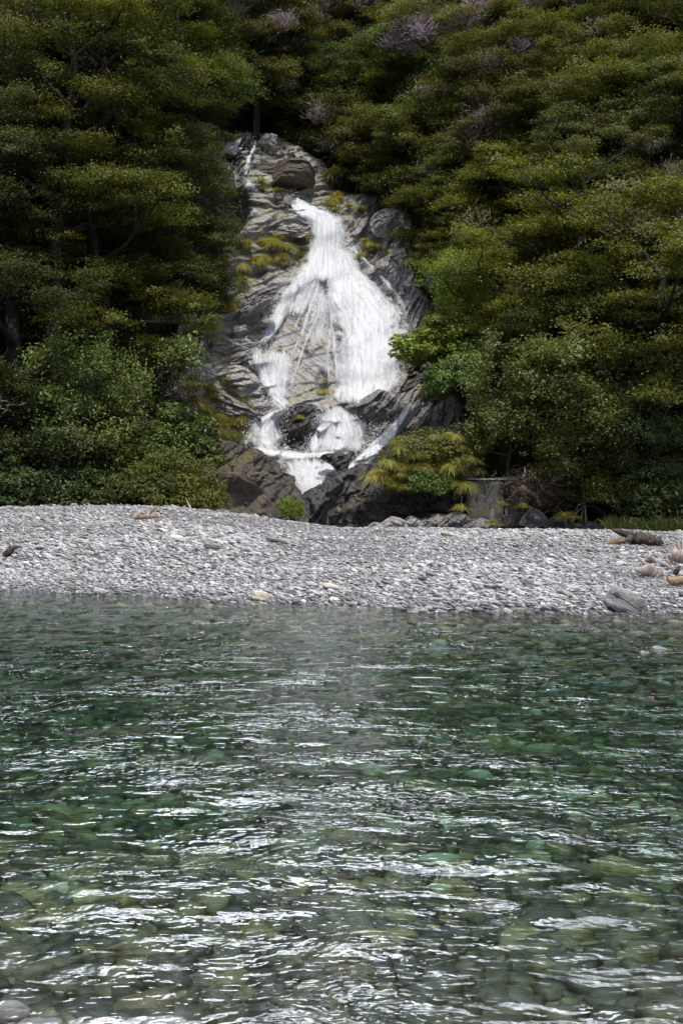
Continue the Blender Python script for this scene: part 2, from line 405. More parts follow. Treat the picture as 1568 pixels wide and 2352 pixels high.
def relief(X, Z, Yd=0.0, k=1.0, ang=None):
    """rock relief in metres, positive = towards the viewer"""
    if ang is None: ang = .42 + .45 * sstep(0, 6, X)
    b = -Z * np.cos(ang) + X * np.sin(ang); a = X * np.cos(ang) + Z * np.sin(ang)
    wa = .35 * fbm(X * .6, Z * .6, Yd, 2, 50)
    r = .85 * ledges(b, a, 2.1 * k, 3) + .34 * ledges(b + 3.1, a, .66 * k, 9) + .08 * ledges(b + 1.1, a, .21 * k, 19)
    r = r + .62 * facets(a / (2.6 * k) + wa, b / (1.25 * k) + wa, 60) + .26 * facets(a / (.95 * k) + wa, b / (.48 * k), 70) + .10 * facets(a / (.36 * k), b / (.2 * k), 80)
    r = r + .45 * fbm(X * .28, Z * .28, Yd, 3, 40) + .10 * fbm(X * 1.1, Z * 1.1, Yd, 4, 44) + .04 * fbm(X * 5, Z * 5, Yd, 3, 46)
    return r * k
xs = np.linspace(-12, 12, 440); zs = np.linspace(-.8, 28.5, 580)
XX, ZZ = np.meshgrid(xs, zs)
Y0 = faceY(XX, ZZ); px_, py_ = proj(XX, Y0, ZZ)
pd = poly_dist(px_, py_, ROCKP)
fade = sstep(0, 45, pd)
# smoother fan of rock beneath the main curtain
FAN = [(700,500),(800,500),(930,700),(930,925),(640,935),(570,810)]
fan = sstep(-25, 60, poly_dist(px_, py_, FAN))
YR = Y0 - relief(XX, ZZ) * fade * (1 - .78 * fan) + 2.4 * (1 - fade) - .15
def dent(cx, cy, rx, ry, d):
    global YR
    YR = YR + d * np.exp(-(((px_ - cx) / rx) ** 2 + ((py_ - cy) / ry) ** 2) ** 2)
for a in [(638,470,17,17,1.5), (690,553,32,10,.9), (560,632,42,7,.9), (610,760,22,8,.6), (505,800,35,10,.7), (940,1000,25,14,.5), (840,690,10,10,.0), (925,470,20,12,.7), (915,690,28,26,.8),
          (930,1182,60,14,1.6), (740,880,14,30,.6), (880,690,6,6,0)]:
    dent(*a)
V = np.stack([XX, YR, ZZ], -1).reshape(-1, 3)
keep = (fade > 0.0).reshape(-1); Fq = grid_faces(*XX.shape); Fq = Fq[keep[Fq].any(1)]
rock = obj('rock_face', mesh_np('rock_face', V, Fq, M['rock'], True))
tag(rock, 'grey layered rock face behind and around the waterfall', 'rock face')
_YR, _xs, _zs = YR, xs, zs
def rockY(X, z):     # bilinear sample of the built rock surface
    fx = np.clip((np.asarray(X) - _xs[0]) / (_xs[1] - _xs[0]), 0, len(_xs) - 1.001); fz = np.clip((np.asarray(z) - _zs[0]) / (_zs[1] - _zs[0]), 0, len(_zs) - 1.001)
    i = fx.astype(int); j = fz.astype(int); u = fx - i; v = fz - j
    return (_YR[j, i] * (1 - u) + _YR[j, i + 1] * u) * (1 - v) + (_YR[j + 1, i] * (1 - u) + _YR[j + 1, i + 1] * u) * v
def on_rock(px, py):
    px = np.asarray(px, float); py = np.asarray(py, float); X, Y, z = on_face(px, py)
    for _ in range(14):
        X = (px - CX) / F * Y; z = CH + (HY - py) / F * Y; Y = Y + .4 * (rockY(X, z) - Y)
    return X, Y, z

def boulder(name, label, outline, Y, depth, m, k=.5, seed=0, cat='boulder', ang=.5, rough=1.0, sq=2.6, group=None, tilt=0.0, cuts=9):
    """closed rock whose front outline is given in layout pixels at distance Y; depth = half thickness (m)"""
    if Y is None:
        ox, oy = np.mean(outline, 0); Y = float(on_rock(np.array([ox]), np.array([oy]))[1][0]) - .15 * depth
    P = np.array([at(x, y, Y) for x, y in outline])[:, [0, 2]]
    c = P.mean(0); n = len(P)
    # resample outline with rounding (Catmull-Rom style)
    na = 168; t = np.linspace(0, n, na, endpoint=False); i = t.astype(int); f = (t - i)[:, None]
    p0, p1, p2, p3 = P[(i - 1) % n], P[i % n], P[(i + 1) % n], P[(i + 2) % n]
    cr_ = .5 * ((2 * p1) + (-p0 + p2) * f + (2 * p0 - 5 * p1 + 4 * p2 - p3) * f ** 2 + (-p0 + 3 * p1 - 3 * p2 + p3) * f ** 3)
    O = .65 * cr_ + .35 * (p1 * (1 - f) + p2 * f)
    nr = 56; s = np.linspace(-1, 1, 2 * nr + 1)           # -1 front centre .. 0 rim .. 1 back centre
    rr = 1 - np.abs(s) ** 1.0; r = np.sin(rr * np.pi / 2) ** .9
    bul = np.sign(s) * (1 - r ** sq) ** (1 / 2.0)
    X = c[0] + r[:, None] * (O[:, 0] - c[0])[None]; Z = c[1] + r[:, None] * (O[:, 1] - c[1])[None]
    Yv = depth * bul[:, None] + 0 * X
    rg_ = np.random.default_rng(seed + 900); ext = np.hypot(*(O - c).T).mean()
    for _ in range(cuts):
        g_ = rg_.uniform(-1, 1, 2) * depth / ext * 1.5; c_ = rg_.uniform(.45, 1.0) * depth
        lim = c_ + g_[0] * (X - c[0]) + g_[1] * (Z - c[1])
        Yv = np.where(s[:, None] < 0, np.maximum(Yv, -np.maximum(lim, .05 * depth)), Yv)
    Yv = Y + Yv + tilt * (Z - c[1])
    d = relief(X + seed * 7.1, Z + seed * 3.7, seed * 1.9, k, ang) * rough
    ed = sstep(1.0, .75, r)[:, None]
    Yv = Yv + np.sign(s)[:, None] * d * (.25 + .75 * ed) * 1.0
    rim = .10 * k * fbm(np.cos(np.linspace(0, 6.283, na))[None] * 4 + seed, np.sin(np.linspace(0, 6.283, na))[None] * 4 + r[:, None] * 2, seed, 4, 60)
    X = X + rim * (O[:, 0] - c[0]) * r[:, None]; Z = Z + rim * (O[:, 1] - c[1]) * r[:, None]
    base = np.array([c[0], Y, Z.min()])
    V = np.stack([X, Yv, Z], -1).reshape(-1, 3) - base
    o = obj(name, mesh_np(name, V, grid_faces(2 * nr + 1, na, True)[:, ::-1], m, True), loc=base)
    return tag(o, label, cat, group)

boulder('boulder', 'huge brown lichened boulder at the left foot of the waterfall', [(432,1010),(480,1000),(560,1022),(612,1045),(650,1075),(688,1125),(698,1230),(430,1250),(425,1120)], 56.2, 1.7, M['rock_brown'], .6, 1, ang=.9, rough=.45)
boulder('boulder', 'dark wrinkled bedrock block right of the lower cascade, above the gravel', [(684,1150),(745,1105),(790,1075),(850,1068),(885,1098),(960,1118),(1020,1118),(1048,1140),(1045,1185),(1000,1178),(940,1190),(905,1230),(690,1240)], 57.0, 1.6, M['rock_dark'], .7, 2, ang=1.0)
boulder('boulder', 'dark glossy overhanging rock under the bush beside the cave', [(880,1120),(950,1122),(1040,1126),(1062,1150),(1045,1176),(980,1172),(925,1182),(890,1165)], 56.3, 1.2, M['rock_dark'], .5, 14, ang=1.0)
boulder('boulder', 'cream coloured slab with grassy hollow left of the falls', [(462,858),(510,842),(560,842),(592,868),(604,905),(640,938),(600,952),(560,930),(500,900),(470,885)], None, 1.2, M['rock_pale'], .4, 3, ang=.25, rough=.7)
boulder('boulder', 'smooth lilac grey slab with curved bands at the left edge', [(420,775),(445,758),(500,762),(545,785),(575,805),(560,828),(520,838),(470,830),(425,812)], None, 1.3, M['rock_grey'], .5, 4, ang=.2, rough=.6)
boulder('boulder', 'grey slab under the cream slab, tussocks hanging beside it', [(420,870),(470,868),(520,905),(590,945),(600,975),(560,985),(500,960),(430,905)], None, .9, M['rock_grey'], .4, 5, ang=-.4)
boulder('boulder', 'dark wet boulder with moss cap amid the lower cascade', [(632,960),(655,935),(700,925),(735,940),(738,985),(715,1015),(700,1045),(650,1042),(622,1015)], None, 1.0, M['rock_dark'], .4, 6, ang=.9)
boulder('boulder', 'pointed grey boulder at the right foot of the main curtain', [(790,935),(835,915),(870,895),(905,905),(932,930),(925,945),(880,960),(850,968),(815,950)], None, .9, M['rock_grey'], .45, 7, ang=1.0)
boulder('boulder', 'long grey rib between the lower cascade and right chute', [(850,965),(905,940),(945,945),(905,985),(870,1015),(838,1048),(800,1052),(835,1010)], None, .8, M['rock_grey'], .4, 8, ang=.9)
boulder('boulder', 'small black rounded rock splitting the lowest cascade', [(733,1052),(748,1042),(785,1042),(802,1055),(798,1082),(780,1090),(760,1068)], 59.6, .5, M['rock_dark'], .3, 9)
boulder('boulder', 'flat lilac slab right of the chute above the bush', [(955,985),(975,950),(1040,905),(1070,960),(1090,1030),(1040,1060),(960,1060),(900,1040),(920,1005)], None, .9, M['rock_grey'], .5, 10, ang=1.3, rough=.5)
boulder('boulder', 'dark square crag right of the main curtain', [(912,838),(945,815),(990,835),(985,880),(960,925),(915,925)], None, .9, M['rock_dark'], .45, 11, ang=.3)
boulder('boulder', 'big mossy brown block above the falls lip', [(566,385),(580,374),(640,376),(705,380),(722,400),(718,425),(690,436),(640,440),(590,440),(572,415)], None, 2.2, M['rock_brown'], .5, 12, ang=.1, rough=.35, sq=7, cuts=1)
boulder('boulder', 'pale fractured stone at the right end of the mossy block', [(700,380),(725,378),(742,388),(738,404),(712,402)], None, .5, M['rock_pale'], .25, 13, ang=1.2)
boulder('boulder', 'orange tan rock beside the topmost trickle', [(578,370),(590,330),(612,308),(636,312),(630,345),(605,372)], None, .9, M['rock_pale'], .4, 15, ang=1.3)
boulder('boulder', 'dark rock between the two topmost streams', [(546,352),(556,320),(580,312),(582,340),(570,372),(548,368)], None, .8, M['rock_dark'], .4, 16, ang=1.2)
boulder('boulder', 'banded ledge with dark undercut left of the narrow neck', [(560,545),(600,520),(660,500),(712,510),(714,530),(690,545),(650,540),(610,560),(570,572)], None, .8, M['rock_pale'], .45, 17, ang=.3)
boulder('boulder', 'sloping grey slab below the grassy ledge left of the falls', [(470,745),(510,700),(575,672),(640,655),(625,690),(560,735),(500,760)], None, .8, M['rock_grey'], .5, 18, ang=.45)
boulder('boulder', 'streaked pale slab right of the neck under the forest edge', [(842,640),(880,590),(925,570),(935,600),(925,650),(890,680),(860,670)], None, .7, M['rock_pale'], .5, 19, ang=1.0)
boulder('boulder', 'pale smooth rock high right of the falls beside the trees', [(850,500),(885,478),(920,485),(925,520),(890,545),(860,540)], None, .7, M['rock_pale'], .5, 20, ang=.9)
for i, (x, y, w, h, lb, mt) in enumerate([
    (905,1202,34,16,'low pale boulder on the gravel left of the cave mouth','rock_pale'), (945,1200,26,15,'pointed pale boulder in front of the cave','rock_pale'),
    (985,1206,28,10,'flat grey stone right of the pointed pale boulder','rock_grey'), (1050,1196,46,20,'streaked grey boulder below the yellow tussock','rock_grey'),
    (1108,1204,30,14,'grey stone under the left half of the concrete block','rock_grey'), (1225,1192,34,26,'grey boulder right of the concrete block','rock_grey'),
    (1285,1200,36,20,'brown boulder under the dead branches','rock_brown'), (1345,1208,34,12,'low grey stone right of the dead branches','rock_grey'),
    (1395,1208,30,9,'flat stone at the edge of the dark forest','rock_grey'), (865,1208,24,9,'small pale stone at the foot of the dark bedrock','rock_pale')]):
    boulder('boulder', lb, [(x - w, y + 14), (x - w * .8, y - h * .2), (x - w * .2, y - h), (x + w * .35, y - h * .8), (x + w * .9, y - h * .1), (x + w, y + 14), (x, y + 20)], 54.5, .55, M[mt], .3, 30 + i, ang=.8)

# ------------------------------------------------------------------ waterfall
def fall_mat(name, thr=.5):
    m, t, ns, lk = mat(name)
    uv = N(ns, 'ShaderNodeUVMap', uv_map='UVMap').outputs[0]
    d = N(ns, 'ShaderNodeAttribute', attribute_name='dens').outputs['Fac']
    n1 = noise(ns, lk, mapping(ns, lk, uv, (4.2, .8, 1)), 1.0, 6, .6, .7)
    n2 = noise(ns, lk, mapping(ns, lk, uv, (9, 5, 1)), 1.0, 6, .75, .9)
    n = mathn(ns, lk, 'ADD', mathn(ns, lk, 'MULTIPLY', n1, .62), mathn(ns, lk, 'MULTIPLY', n2, .38))
    a = mathn(ns, lk, 'ADD', mathn(ns, lk, 'SUBTRACT', n, .5), d)
    a = mathn(ns, lk, 'MULTIPLY', mathn(ns, lk, 'SUBTRACT', a, .37), 2.9, clamp=True)
    p = N(ns, 'ShaderNodeBsdfPrincipled', Roughness=.55); p.inputs['Base Color'].default_value = (.78, .80, .85, 1)
    bp = N(ns, 'ShaderNodeBump', Strength=.9, Distance=.16); lk.new(n, bp.inputs['Height']); lk.new(bp.outputs[0], p.inputs['Normal'])
    tl = ns.new('ShaderNodeBsdfTranslucent'); tl.inputs['Color'].default_value = (.62, .66, .74, 1)
    m0 = N(ns, 'ShaderNodeMixShader'); m0.inputs[0].default_value = .3; lk.new(p.outputs[0], m0.inputs[1]); lk.new(tl.outputs[0], m0.inputs[2])
    tr = ns.new('ShaderNodeBsdfTransparent'); ms = ns.new('ShaderNodeMixShader')
    lk.new(a, ms.inputs[0]); lk.new(tr.outputs[0], ms.inputs[1]); lk.new(m0.outputs[0], ms.inputs[2])
    o = ns.new('ShaderNodeOutputMaterial'); lk.new(ms.outputs[0], o.inputs['Surface']); return m
M['fall'] = fall_mat('falling white water')
class Ribbons:
    def __init__(s): s.V=[]; s.F=[]; s.U=[]; s.D=[]; s.n=0
    def add(s, pts, dens=.75, off=.25, layers=2, thick=.25, seed=0, edge=2.0):
        """pts: (px, py, half width px); density of foam across it"""
        P = np.array(pts, float); n = len(P)
        L = np.concatenate([[0], np.cumsum(np.hypot(*np.diff(P[:, :2], axis=0).T))])
        m = max(8, int(L[-1] / 3.0)); t = np.linspace(0, L[-1], m)
        x = np.interp(t, L, P[:, 0]); y = np.interp(t, L, P[:, 1]); w = np.interp(t, L, P[:, 2])
        kk = np.ones(7) / 7
        for _ in range(2):
            for q in (x, y, w): q[3:-3] = np.convolve(q, kk, 'valid')
        vert = abs(y[-1] - y[0]) > .5 * abs(x[-1] - x[0]); nx, ny = np.full(m, 1.0 * vert), np.full(m, 1.0 * (not vert))
        nc = int(np.clip(w.max() / 1.6, 7, 90)); u = np.linspace(-1, 1, nc)
        for l in range(layers):
            jit = 1 + .07 * fbm(t[:, None] * .05 + l * 9 + seed, u[None] * .5, 0, 3, 80 + l)
            px = x[:, None] + nx[:, None] * u[None] * w[:, None] * jit; py = y[:, None] + ny[:, None] * u[None] * w[:, None] * jit
            X, Y, Z = on_rock(px, py)
            # smooth the sheet so that it falls free of small relief
            Yp = Y.copy()
            for _ in range(14):
                Y[1:-1] = (Y[1:-1] + Y[2:] + Y[:-2]) / 3; Y[:, 1:-1] = (Y[:, 1:-1] + Y[:, 2:] + Y[:, :-2]) / 3
            Y = np.minimum(Y, Yp + .12)
            st = .10 * fbm(px * .22 + l * 5, py * .02, seed, 3, 90 + l)
            o_ = off + l * .09 + thick * (1 - u[None] ** 2) + st
            Yn = Y - o_; k = Yn / Y; X, Z = X * k, CH + (Z - CH) * k      # stays on the same line of sight as measured
            s.V.append(np.stack([X, Yn, Z], -1).reshape(-1, 3)); s.F.append(grid_faces(m, nc) + s.n); s.n += m * nc
            if l == 0 and dens > .55:
                q = int(L[-1] * w.mean() ** .5 * .9); ii = RNG.integers(0, m, q); sd = RNG.choice([0, nc - 1], q)
                SPR.append(np.stack([X[ii, sd], Yn[ii, sd], Z[ii, sd]], -1) + RNG.normal(0, 1, (q, 3)) * np.array([.16, .1, .22]))
            mpp = 63 / F
            s.U.append(np.stack([np.broadcast_to(u[None] * w.max() * mpp + l * 3.3 + seed * 1.7, px.shape), np.broadcast_to(t[:, None] * mpp + l * 1.7 + seed, px.shape)], -1).reshape(-1, 2))
            ue = np.abs(u)[None] * (1 + .22 * fbm(t[:, None] * .045 + seed * 3, u[None] * .8 + l * 4, 0, 3, 96)); fl_ = min(34.0, L[-1] * .22)
            je = fl_ * .8 * (vnoise(u[None] * w.max() * .09 + seed, 0 * u[None], l, 97) + .5 * vnoise(u[None] * w.max() * .3 + seed, 0 * u[None], l, 98))
            e = np.clip(1 - ue ** edge, 0, 1) * sstep(0, fl_, t[:, None] + je * .4) * sstep(0, fl_, L[-1] - t[:, None] + je * .5)
            s.D.append((dens * (.35 + .65 * e) * (e > 0.0) * sstep(0, .25, e) - (.08 if l else 0) + .0 * px).reshape(-1))
    def build(s, name, parent):
        return obj(name, mesh_np(name, np.concatenate(s.V), np.concatenate(s.F), M['fall'], True, uv=np.concatenate(s.U), vattr={'dens': np.concatenate(s.D)}), parent)
SPR = []
wf = thing('waterfall', 'white waterfall fanning down the grey rock face to the gravel', 'waterfall')
r = Ribbons()
r.add([(562,314,11),(548,326,20),(534,343,26),(522,360,22)], .85, .8, 2, .2, 1)
r.add([(590,318,4),(580,345,5),(570,372,6),(564,400,7),(556,410,8)], .72, .8, 2, .1, 2)
r.add([(522,362,5),(518,380,9),(524,395,8)], .6, .6, 1, .1, 3)
r.add([(545,402,8),(560,412,20),(572,424,16),(578,438,10)], .85, .8, 2, .1, 4)
r.build('upper_stream', wf)
r = Ribbons()
r.add([(660,448,10),(676,462,24),(700,478,34),(724,494,38),(752,518,36)], .84, .35, 3, .2, 5, 3)
r.add([(742,478,30),(752,525,42),(752,570,42),(748,610,62),(750,650,96)], .82, .4, 3, .35, 6, 4)
r.add([(780,560,18),(790,620,45),(810,670,72),(838,715,86),(850,760,82),(848,800,76),(845,860,74),(838,905,70),(836,932,66)], .78, .45, 3, .5, 7, 3)
for q_, (x0, y0, x1, y1, w_, d_) in enumerate([(800,560,930,720,10,.62), (770,600,905,770,16,.7), (760,610,880,800,18,.66), (745,600,690,740,10,.6), (740,590,655,720,14,.7), (742,600,715,760,8,.55), (752,600,770,760,9,.6), (750,640,775,900,7,.55), (735,640,690,800,8,.56), (725,650,668,790,6,.5), (765,700,745,880,6,.5)]):
    r.add([(x0,y0,w_*.5),((x0+x1)/2+(x1-x0)*.06,(y0+y1)/2-6,w_),(x1-(x1-x0)*.1,y1-(y1-y0)*.2,w_),(x1,y1,w_*.8)], d_, .5, 1, .12, 40 + q_)
r.add([(880,690,14),(902,730,20),(908,770,16),(902,830,22),(893,880,20),(890,915,16)], .62, .55, 2, .2, 8)
r.add([(735,620,20),(705,640,26),(675,665,26),(650,705,20),(632,745,17),(612,775,14),(598,797,13)], .76, .4, 3, .2, 9)
r.add([(715,610,34),(700,650,56),(685,690,56),(675,730,50)], .60, .35, 2, .2, 10)
r.build('main_curtain', wf)
r = Ribbons()
r.add([(598,790,14),(590,825,13),(606,860,15),(626,900,17),(648,930,24),(655,948,20)], .80, .35, 2, .15, 11)
r.add([(640,795,26),(636,840,40),(634,880,34),(642,928,24)], .70, .3, 3, .15, 12)
r.add([(735,625,10),(742,680,9),(728,730,6),(700,790,6),(680,850,7),(664,905,6)], .56, .3, 1, .05, 13)
r.add([(764,640,6),(768,690,6),(760,760,6),(752,830,5),(756,900,5)], .54, .3, 1, .05, 14)
r.add([(735,640,34),(738,700,40),(730,760,36),(735,820,30)], .53, .3, 2, .05, 15)
r.add([(690,770,5),(672,810,6),(668,850,5)], .55, .25, 1, .05, 16)
r.add([(570,800,3),(560,822,4),(556,838,3)], .6, .25, 1, .05, 17)
r.build('side_strands', wf)
r = Ribbons()
r.add([(664,930,14),(638,945,22),(614,965,32),(602,990,42),(604,1015,46),(618,1044,44)], .76, .7, 2, .25, 18)
r.add([(570,1024,8),(600,1034,12),(640,1044,13),(690,1048,11),(740,1046,10),(800,1040,14)], .78, .9, 2, .2, 19)
r.add([(765,920,38),(780,955,54),(788,985,68),(780,1015,74),(772,1054,80)], .68, .75, 3, .25, 20)
r.add([(745,970,12),(728,995,14),(722,1020,15),(725,1045,14)], .78, .6, 2, .2, 21)
r.build('middle_cascade', wf)
r = Ribbons()
r.add([(952,922,18),(940,945,23),(918,975,23),(890,1005,23),(862,1030,25),(835,1055,26),(805,1080,26),(785,1100,22)], .82, 1.1, 2, .15, 22)
r.build('right_chute', wf)
r = Ribbons()
r.add([(712,1044,72),(716,1075,74),(718,1100,62),(716,1130,44),(712,1158,28)], .68, .95, 3, .25, 23)
r.add([(655,1052,10),(672,1080,10),(690,1110,10),(704,1136,10)], .66, .95, 2, .2, 24)
r.add([(745,1062,26),(754,1088,40),(750,1108,36),(736,1138,26)], .88, 1.0, 2, .2, 25)
r.build('lowest_cascade', wf)

P = np.concatenate(SPR); k = len(P); V0, F0 = np.array([(0, 0, 1.6), (1, 0, 0), (-.5, .9, 0), (-.5, -.9, 0), (0, 0, -1.6)]), np.array([(0, 1, 2), (0, 2, 3), (0, 3, 1), (4, 2, 1), (4, 3, 2), (4, 1, 3)])
V = V0[None] * (RNG.uniform(.008, .026, k) * RNG.uniform(.5, 1, k))[:, None, None] + P[:, None]
sm, st_, sn, sl = mat('water drops'); pb = N(sn, 'ShaderNodeBsdfPrincipled', Roughness=.4); pb.inputs['Base Color'].default_value = (.86, .88, .93, 1)
sl.new(pb.outputs[0], sn.new('ShaderNodeOutputMaterial').inputs['Surface'])
tag(obj('spray', mesh_np('spray', V.reshape(-1, 3), (F0[None] + (np.arange(k) * 5)[:, None, None]).reshape(-1, 3), sm), wf), kind='stuff')

# ------------------------------------------------------------------ concrete block
def concrete_mat():
    m, t, ns, lk = mat('old concrete'); geo = ns.new('ShaderNodeNewGeometry'); pos = geo.outputs['Position']
    n = noise(ns, lk, pos, 1.6, 8, .7); fn = noise(ns, lk, pos, 6, 7, .75)
    st = noise(ns, lk, mapping(ns, lk, pos, (2.2, 1, .5)), 1.2, 4, .6)
    c = ramp(ns, lk, fn, [(.3, (.03, .029, .027)), (.55, (.065, .062, .06)), (.75, (.15, .145, .14))])
    c = mixc(ns, lk, ramp(ns, lk, st, [(.6, (0, 0, 0)), (.68, (.8,) * 3)]), c, (.36, .36, .38))
    c = mixc(ns, lk, ramp(ns, lk, n, [(.52, (0, 0, 0)), (.62, (.7,) * 3)]), c, (.06, .06, .02))
    w = N(ns, 'ShaderNodeTexWave', Scale=3.2, Distortion=.4); w.bands_direction = 'Z'; lk.new(pos, w.inputs['Vector'])
    h = mathn(ns, lk, 'ADD', mathn(ns, lk, 'MULTIPLY', fn, .6), mathn(ns, lk, 'MULTIPLY', w.outputs['Fac'], .03))
    p = N(ns, 'ShaderNodeBsdfPrincipled', Roughness=.85); lk.new(c, p.inputs['Base Color'])
    bp = N(ns, 'ShaderNodeBump', Strength=.7, Distance=.06); lk.new(h, bp.inputs['Height']); lk.new(bp.outputs[0], p.inputs['Normal'])
    o = ns.new('ShaderNodeOutputMaterial'); lk.new(p.outputs[0], o.inputs['Surface']); return m
M['concrete'] = concrete_mat()
def rough_box(name, c, s, m, parent, seg=14, amp=.04, seed=0, taper=0.0):
    Vs, Fs, n = [], [], 0
    u = np.linspace(-1, 1, seg + 1); U, W = np.meshgrid(u, u)
    for ax in range(3):
        for sg in (-1, 1):
            P = np.zeros(U.shape + (3,)); P[..., ax] = sg; P[..., (ax + 1) % 3] = U * sg; P[..., (ax + 2) % 3] = W
            Vs.append(P.reshape(-1, 3)); Fs.append(grid_faces(seg + 1, seg + 1) + n); n += (seg + 1) ** 2
    V = np.concatenate(Vs); rr = np.abs(V) ** 10; k = (rr.sum(1)) ** (-1 / 10); V = V * np.minimum(1, k)[:, None] * 1.0
    V = V * np.array(s) / 2 * (1 + taper * V[:, 2:3] * np.array([1, 1, 0]))
    nn = np.stack([fbm(V[:, 0] * 2 + seed, V[:, 1] * 2 + j * 7, V[:, 2] * 2, 4, 100 + j) for j in range(3)], -1)
    V = V + amp * nn + np.array(c)
    return obj(name, mesh_np(name, V, np.concatenate(Fs), m, True), parent)
X0, Y0_, Z0 = at(1122, 1195, 55.5)
cb = thing('concrete_block', 'old square concrete block with mossy face and pale top edge', 'concrete block', (X0, 55.5, Z0 - .3))
rough_box('wall', (-.15, .9, 1.05), (1.65, 1.8, 2.0), M['concrete'], cb, 18, .035, 1)
rough_box('wing', (1.05, 1.15, 1.15), (.68, 1.7, 1.85), M['concrete'], cb, 12, .035, 2)
rough_box('cap', (.15, .95, 2.08), (2.3, 1.9, .09), M['rock_pale'], cb, 18, .025, 3)
rough_box('footing', (.6, .75, .25), (1.9, 1.5, .6), M['concrete'], cb, 14, .09, 4)

# ------------------------------------------------------------------ vegetation prototypes
def unit(a): return a / (np.linalg.norm(a, axis=-1, keepdims=True) + 1e-9)
class Leaves:
    def __init__(s): s.c=[]; s.n=[]; s.L=[]; s.W=[]; s.t=[]; s.d=[]
    def add(s, c, n, L, W, t, d=None):
        k = len(c); s.c.append(c); s.n.append(unit(n)); s.L.append(np.broadcast_to(L, k)); s.W.append(np.broadcast_to(W, k)); s.t.append(t)
        s.d.append(RNG.normal(size=(k, 3)) if d is None else d)
    def mesh(s, name, m):
        c = np.concatenate(s.c); n = np.concatenate(s.n); L = np.concatenate(s.L)[:, None]; W = np.concatenate(s.W)[:, None]; d = np.concatenate(s.d)
        a = unit(d - (d * n).sum(1, keepdims=True) * n); b = np.cross(n, a)
        q = np.stack([c - a * L, c + b * W - a * L * .1, c + a * L, c - b * W - a * L * .1], 1)
        k = len(c); V = q.reshape(-1, 3); Fq = np.arange(4 * k).reshape(-1, 4)
        return mesh_np(name, V, Fq, m, False, np.clip(np.concatenate(s.t), 0, 1))
def pad(lv, c, R, h, n, rng, leaf=.085, slope=(0, 0), tone=.5, flat=.35):
    """tier of foliage: domed ragged layer made of many small sprays"""
    ns = max(8, int(R * R * 15)); u = np.sqrt(rng.uniform(0, 1, ns)); a = rng.uniform(0, 6.283, ns)
    lob = 1 + .28 * np.sin(a * 3 + rng.uniform(0, 6)) + .15 * np.sin(a * 5 + rng.uniform(0, 6))
    sx, sy = u * R * lob * np.cos(a), u * R * lob * np.sin(a)
    sz = h * (1 - u ** 2) - h * .5 + rng.normal(0, h * .22, ns) + slope[0] * sx + slope[1] * sy
    per = max(4, n // ns)
    k = ns * per; idx = np.repeat(np.arange(ns), per)
    sr = rng.uniform(.16, .34, ns)[idx] * min(1.3, .6 + .4 * R)
    p = rng.normal(0, 1, (k, 3)) * sr[:, None] * np.array([1, 1, flat])
    nrm = rng.normal(0, 1, (k, 3)) * .55 + np.array([0, 0, 1.0]) + np.stack([sx[idx], sy[idx], 0 * sx[idx]], -1) / R * .5
    P = np.stack([sx[idx], sy[idx], sz[idx]], -1) + p + c
    st = rng.uniform(-.2, .2, ns)[idx]
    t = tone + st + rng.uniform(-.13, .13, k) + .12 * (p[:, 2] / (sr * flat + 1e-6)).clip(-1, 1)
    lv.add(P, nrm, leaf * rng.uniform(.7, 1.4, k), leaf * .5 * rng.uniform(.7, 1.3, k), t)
def curve_pts(p, d, L, n, rng, wob=.12, up=0.0):
    P = [np.array(p, float)]; d = unit(np.array(d, float)); st = L / n
    for i in range(n):
        d = unit(d + rng.normal(0, wob, 3) + np.array([0, 0, up])); P.append(P[-1] + d * st)
    return np.array(P)
